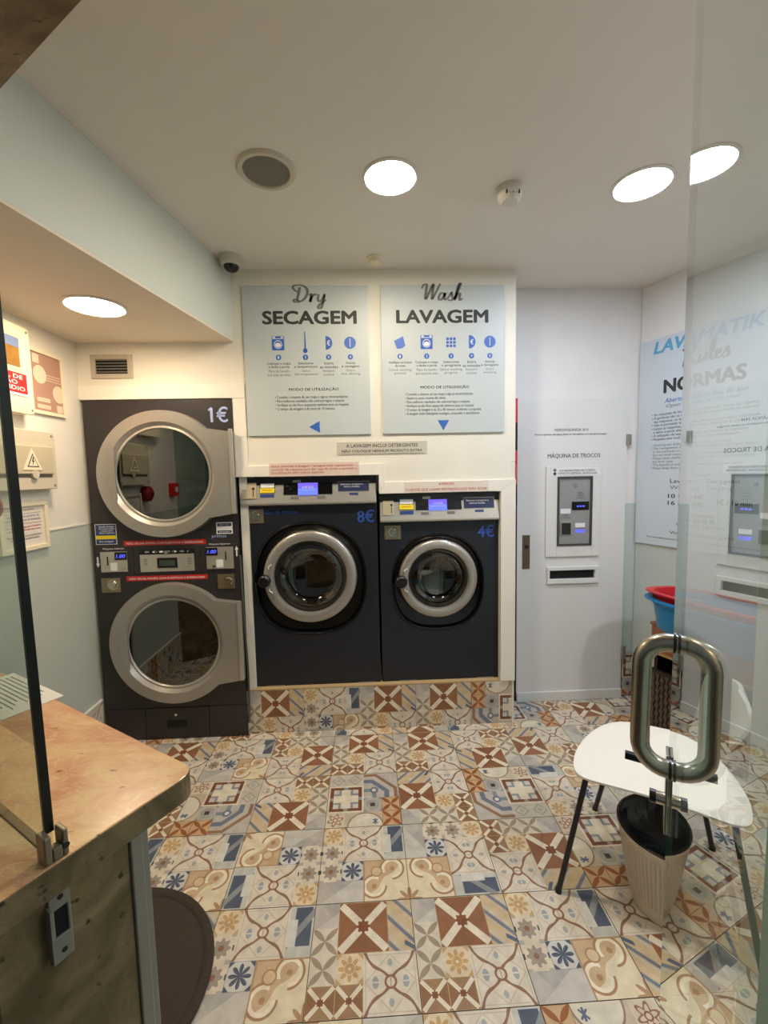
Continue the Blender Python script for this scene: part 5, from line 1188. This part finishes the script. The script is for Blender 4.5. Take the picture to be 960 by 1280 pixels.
def leg(f, t_, nxt): 
    P = [cp_(f[0], f[1], 0.004)]
    for k in range(1, 5): q = k / 5 * 0.97; P.append(cp_(f[0] + (t_[0] - f[0]) * q, f[1] + (t_[1] - f[1]) * q, 0.004 + 0.425 * q))
    dx_, dy_ = nxt[0] - t_[0], nxt[1] - t_[1]; l = hypot(dx_, dy_)
    P += [cp_(t_[0], t_[1], 0.428), cp_(t_[0] + dx_ / l * 0.012, t_[1] + dy_ / l * 0.012, 0.438), cp_(t_[0] + dx_ / l * 0.035, t_[1] + dy_ / l * 0.035, 0.442), cp_(t_[0] + dx_ / 2, t_[1] + dy_ / 2, 0.442)]
    b = MB().tube(P, 0.0095, 12); lo = b.build('leg', M_legs, ch, smooth=True)
    MB().lathe([(0, 0), (0.011, 0), (0.011, 0.014), (0, 0.014)], 12, cp_(f[0], f[1], 0.0), axis='z').build('foot_cap', M_rubber, lo)
leg(F1, T1, U1); leg(B1, U1, T1); leg(F2, T2, U2); leg(B2, U2, T2)
MB().tube([cp_(0.90, 1.32, 0.437), cp_(1.10, 1.555, 0.437)], 0.008, 8).build('crossbar', M_legs, ch)

# =================================================================== WASTE BIN
bn = tag(empty('waste_bin', (1.005, 1.345, 0)), 'cream ribbed plastic waste bin lined with a black bag under the chair', 'waste bin')
def rib(a, h): return 1.0 + (0.04 if (0.056 < h < 0.246 and int(a / (2 * pi) * 144 + .01) % 2) else 0)
BS = 1.2
prof = [(0, 0.0), (0.084, 0.0), (0.090, 0.004), (0.093, 0.03), (0.097, 0.059), (0.0975, 0.062), (0.105, 0.12), (0.113, 0.19), (0.1215, 0.26), (0.122, 0.263), (0.127, 0.288), (0.132, 0.292), (0.132, 0.297), (0.126, 0.297), (0.118, 0.25), (0.09, 0.02), (0, 0.012)]
MB().lathe([(a_ * BS, b_ * .94) for a_, b_ in prof], 288, axis='z', mod=rib).build('body', M_bin, bn)
def wrinkle(a, h): return 1 + 0.05 * sin(a * 7 + h * 40) + 0.03 * sin(a * 13 + 2) + 0.02 * sin(a * 23 + h * 90)
MB().lathe([(a_ * BS, b_ * .94) for a_, b_ in [(0.1305, 0.290), (0.132, 0.300), (0.126, 0.303), (0.118, 0.298), (0.112, 0.285), (0.10, 0.262), (0.08, 0.242), (0.04, 0.232), (0, 0.228)]], 96, axis='z', mod=lambda a, h: 1 if h > 0.266 else wrinkle(a, h)).build('bag', M_bag, bn, smooth=True)

# =================================================================== MAT, PAPER
t = tag(empty('floor_mat', (-0.815, 1.19, 0.001)), 'dark brown round mat with raised rim beside the low front wall', 'mat')
MB().lathe([(0, 0.0), (0.315, 0.0), (0.318, 0.006), (0.315, 0.014), (0.298, 0.016), (0.288, 0.012), (0.284, 0.009), (0, 0.009)], 64, axis='z').build('pad', M_mat, t, smooth=True)
t = tag(empty('paper_sheet', (-0.84, 0.985, 1.0005), radians(-32)), 'white printed sheet lying on the marble sill behind the glass', 'paper')
box('sheet', mat('white_sheet', rgb(228, 222, 210), 0.7), -0.15, 0.105, -0.075, 0.085, 0.0, 0.0008, t)
lines = MB()
for k in range(14):
    yy = 0.07 - k * 0.010
    lines.box(-0.13, 0.04 + 0.04 * ((k * 37) % 5) / 5, yy, yy + 0.0028, 0.0008, 0.0010)
lines.build('lettering', M_inkgrey, t)
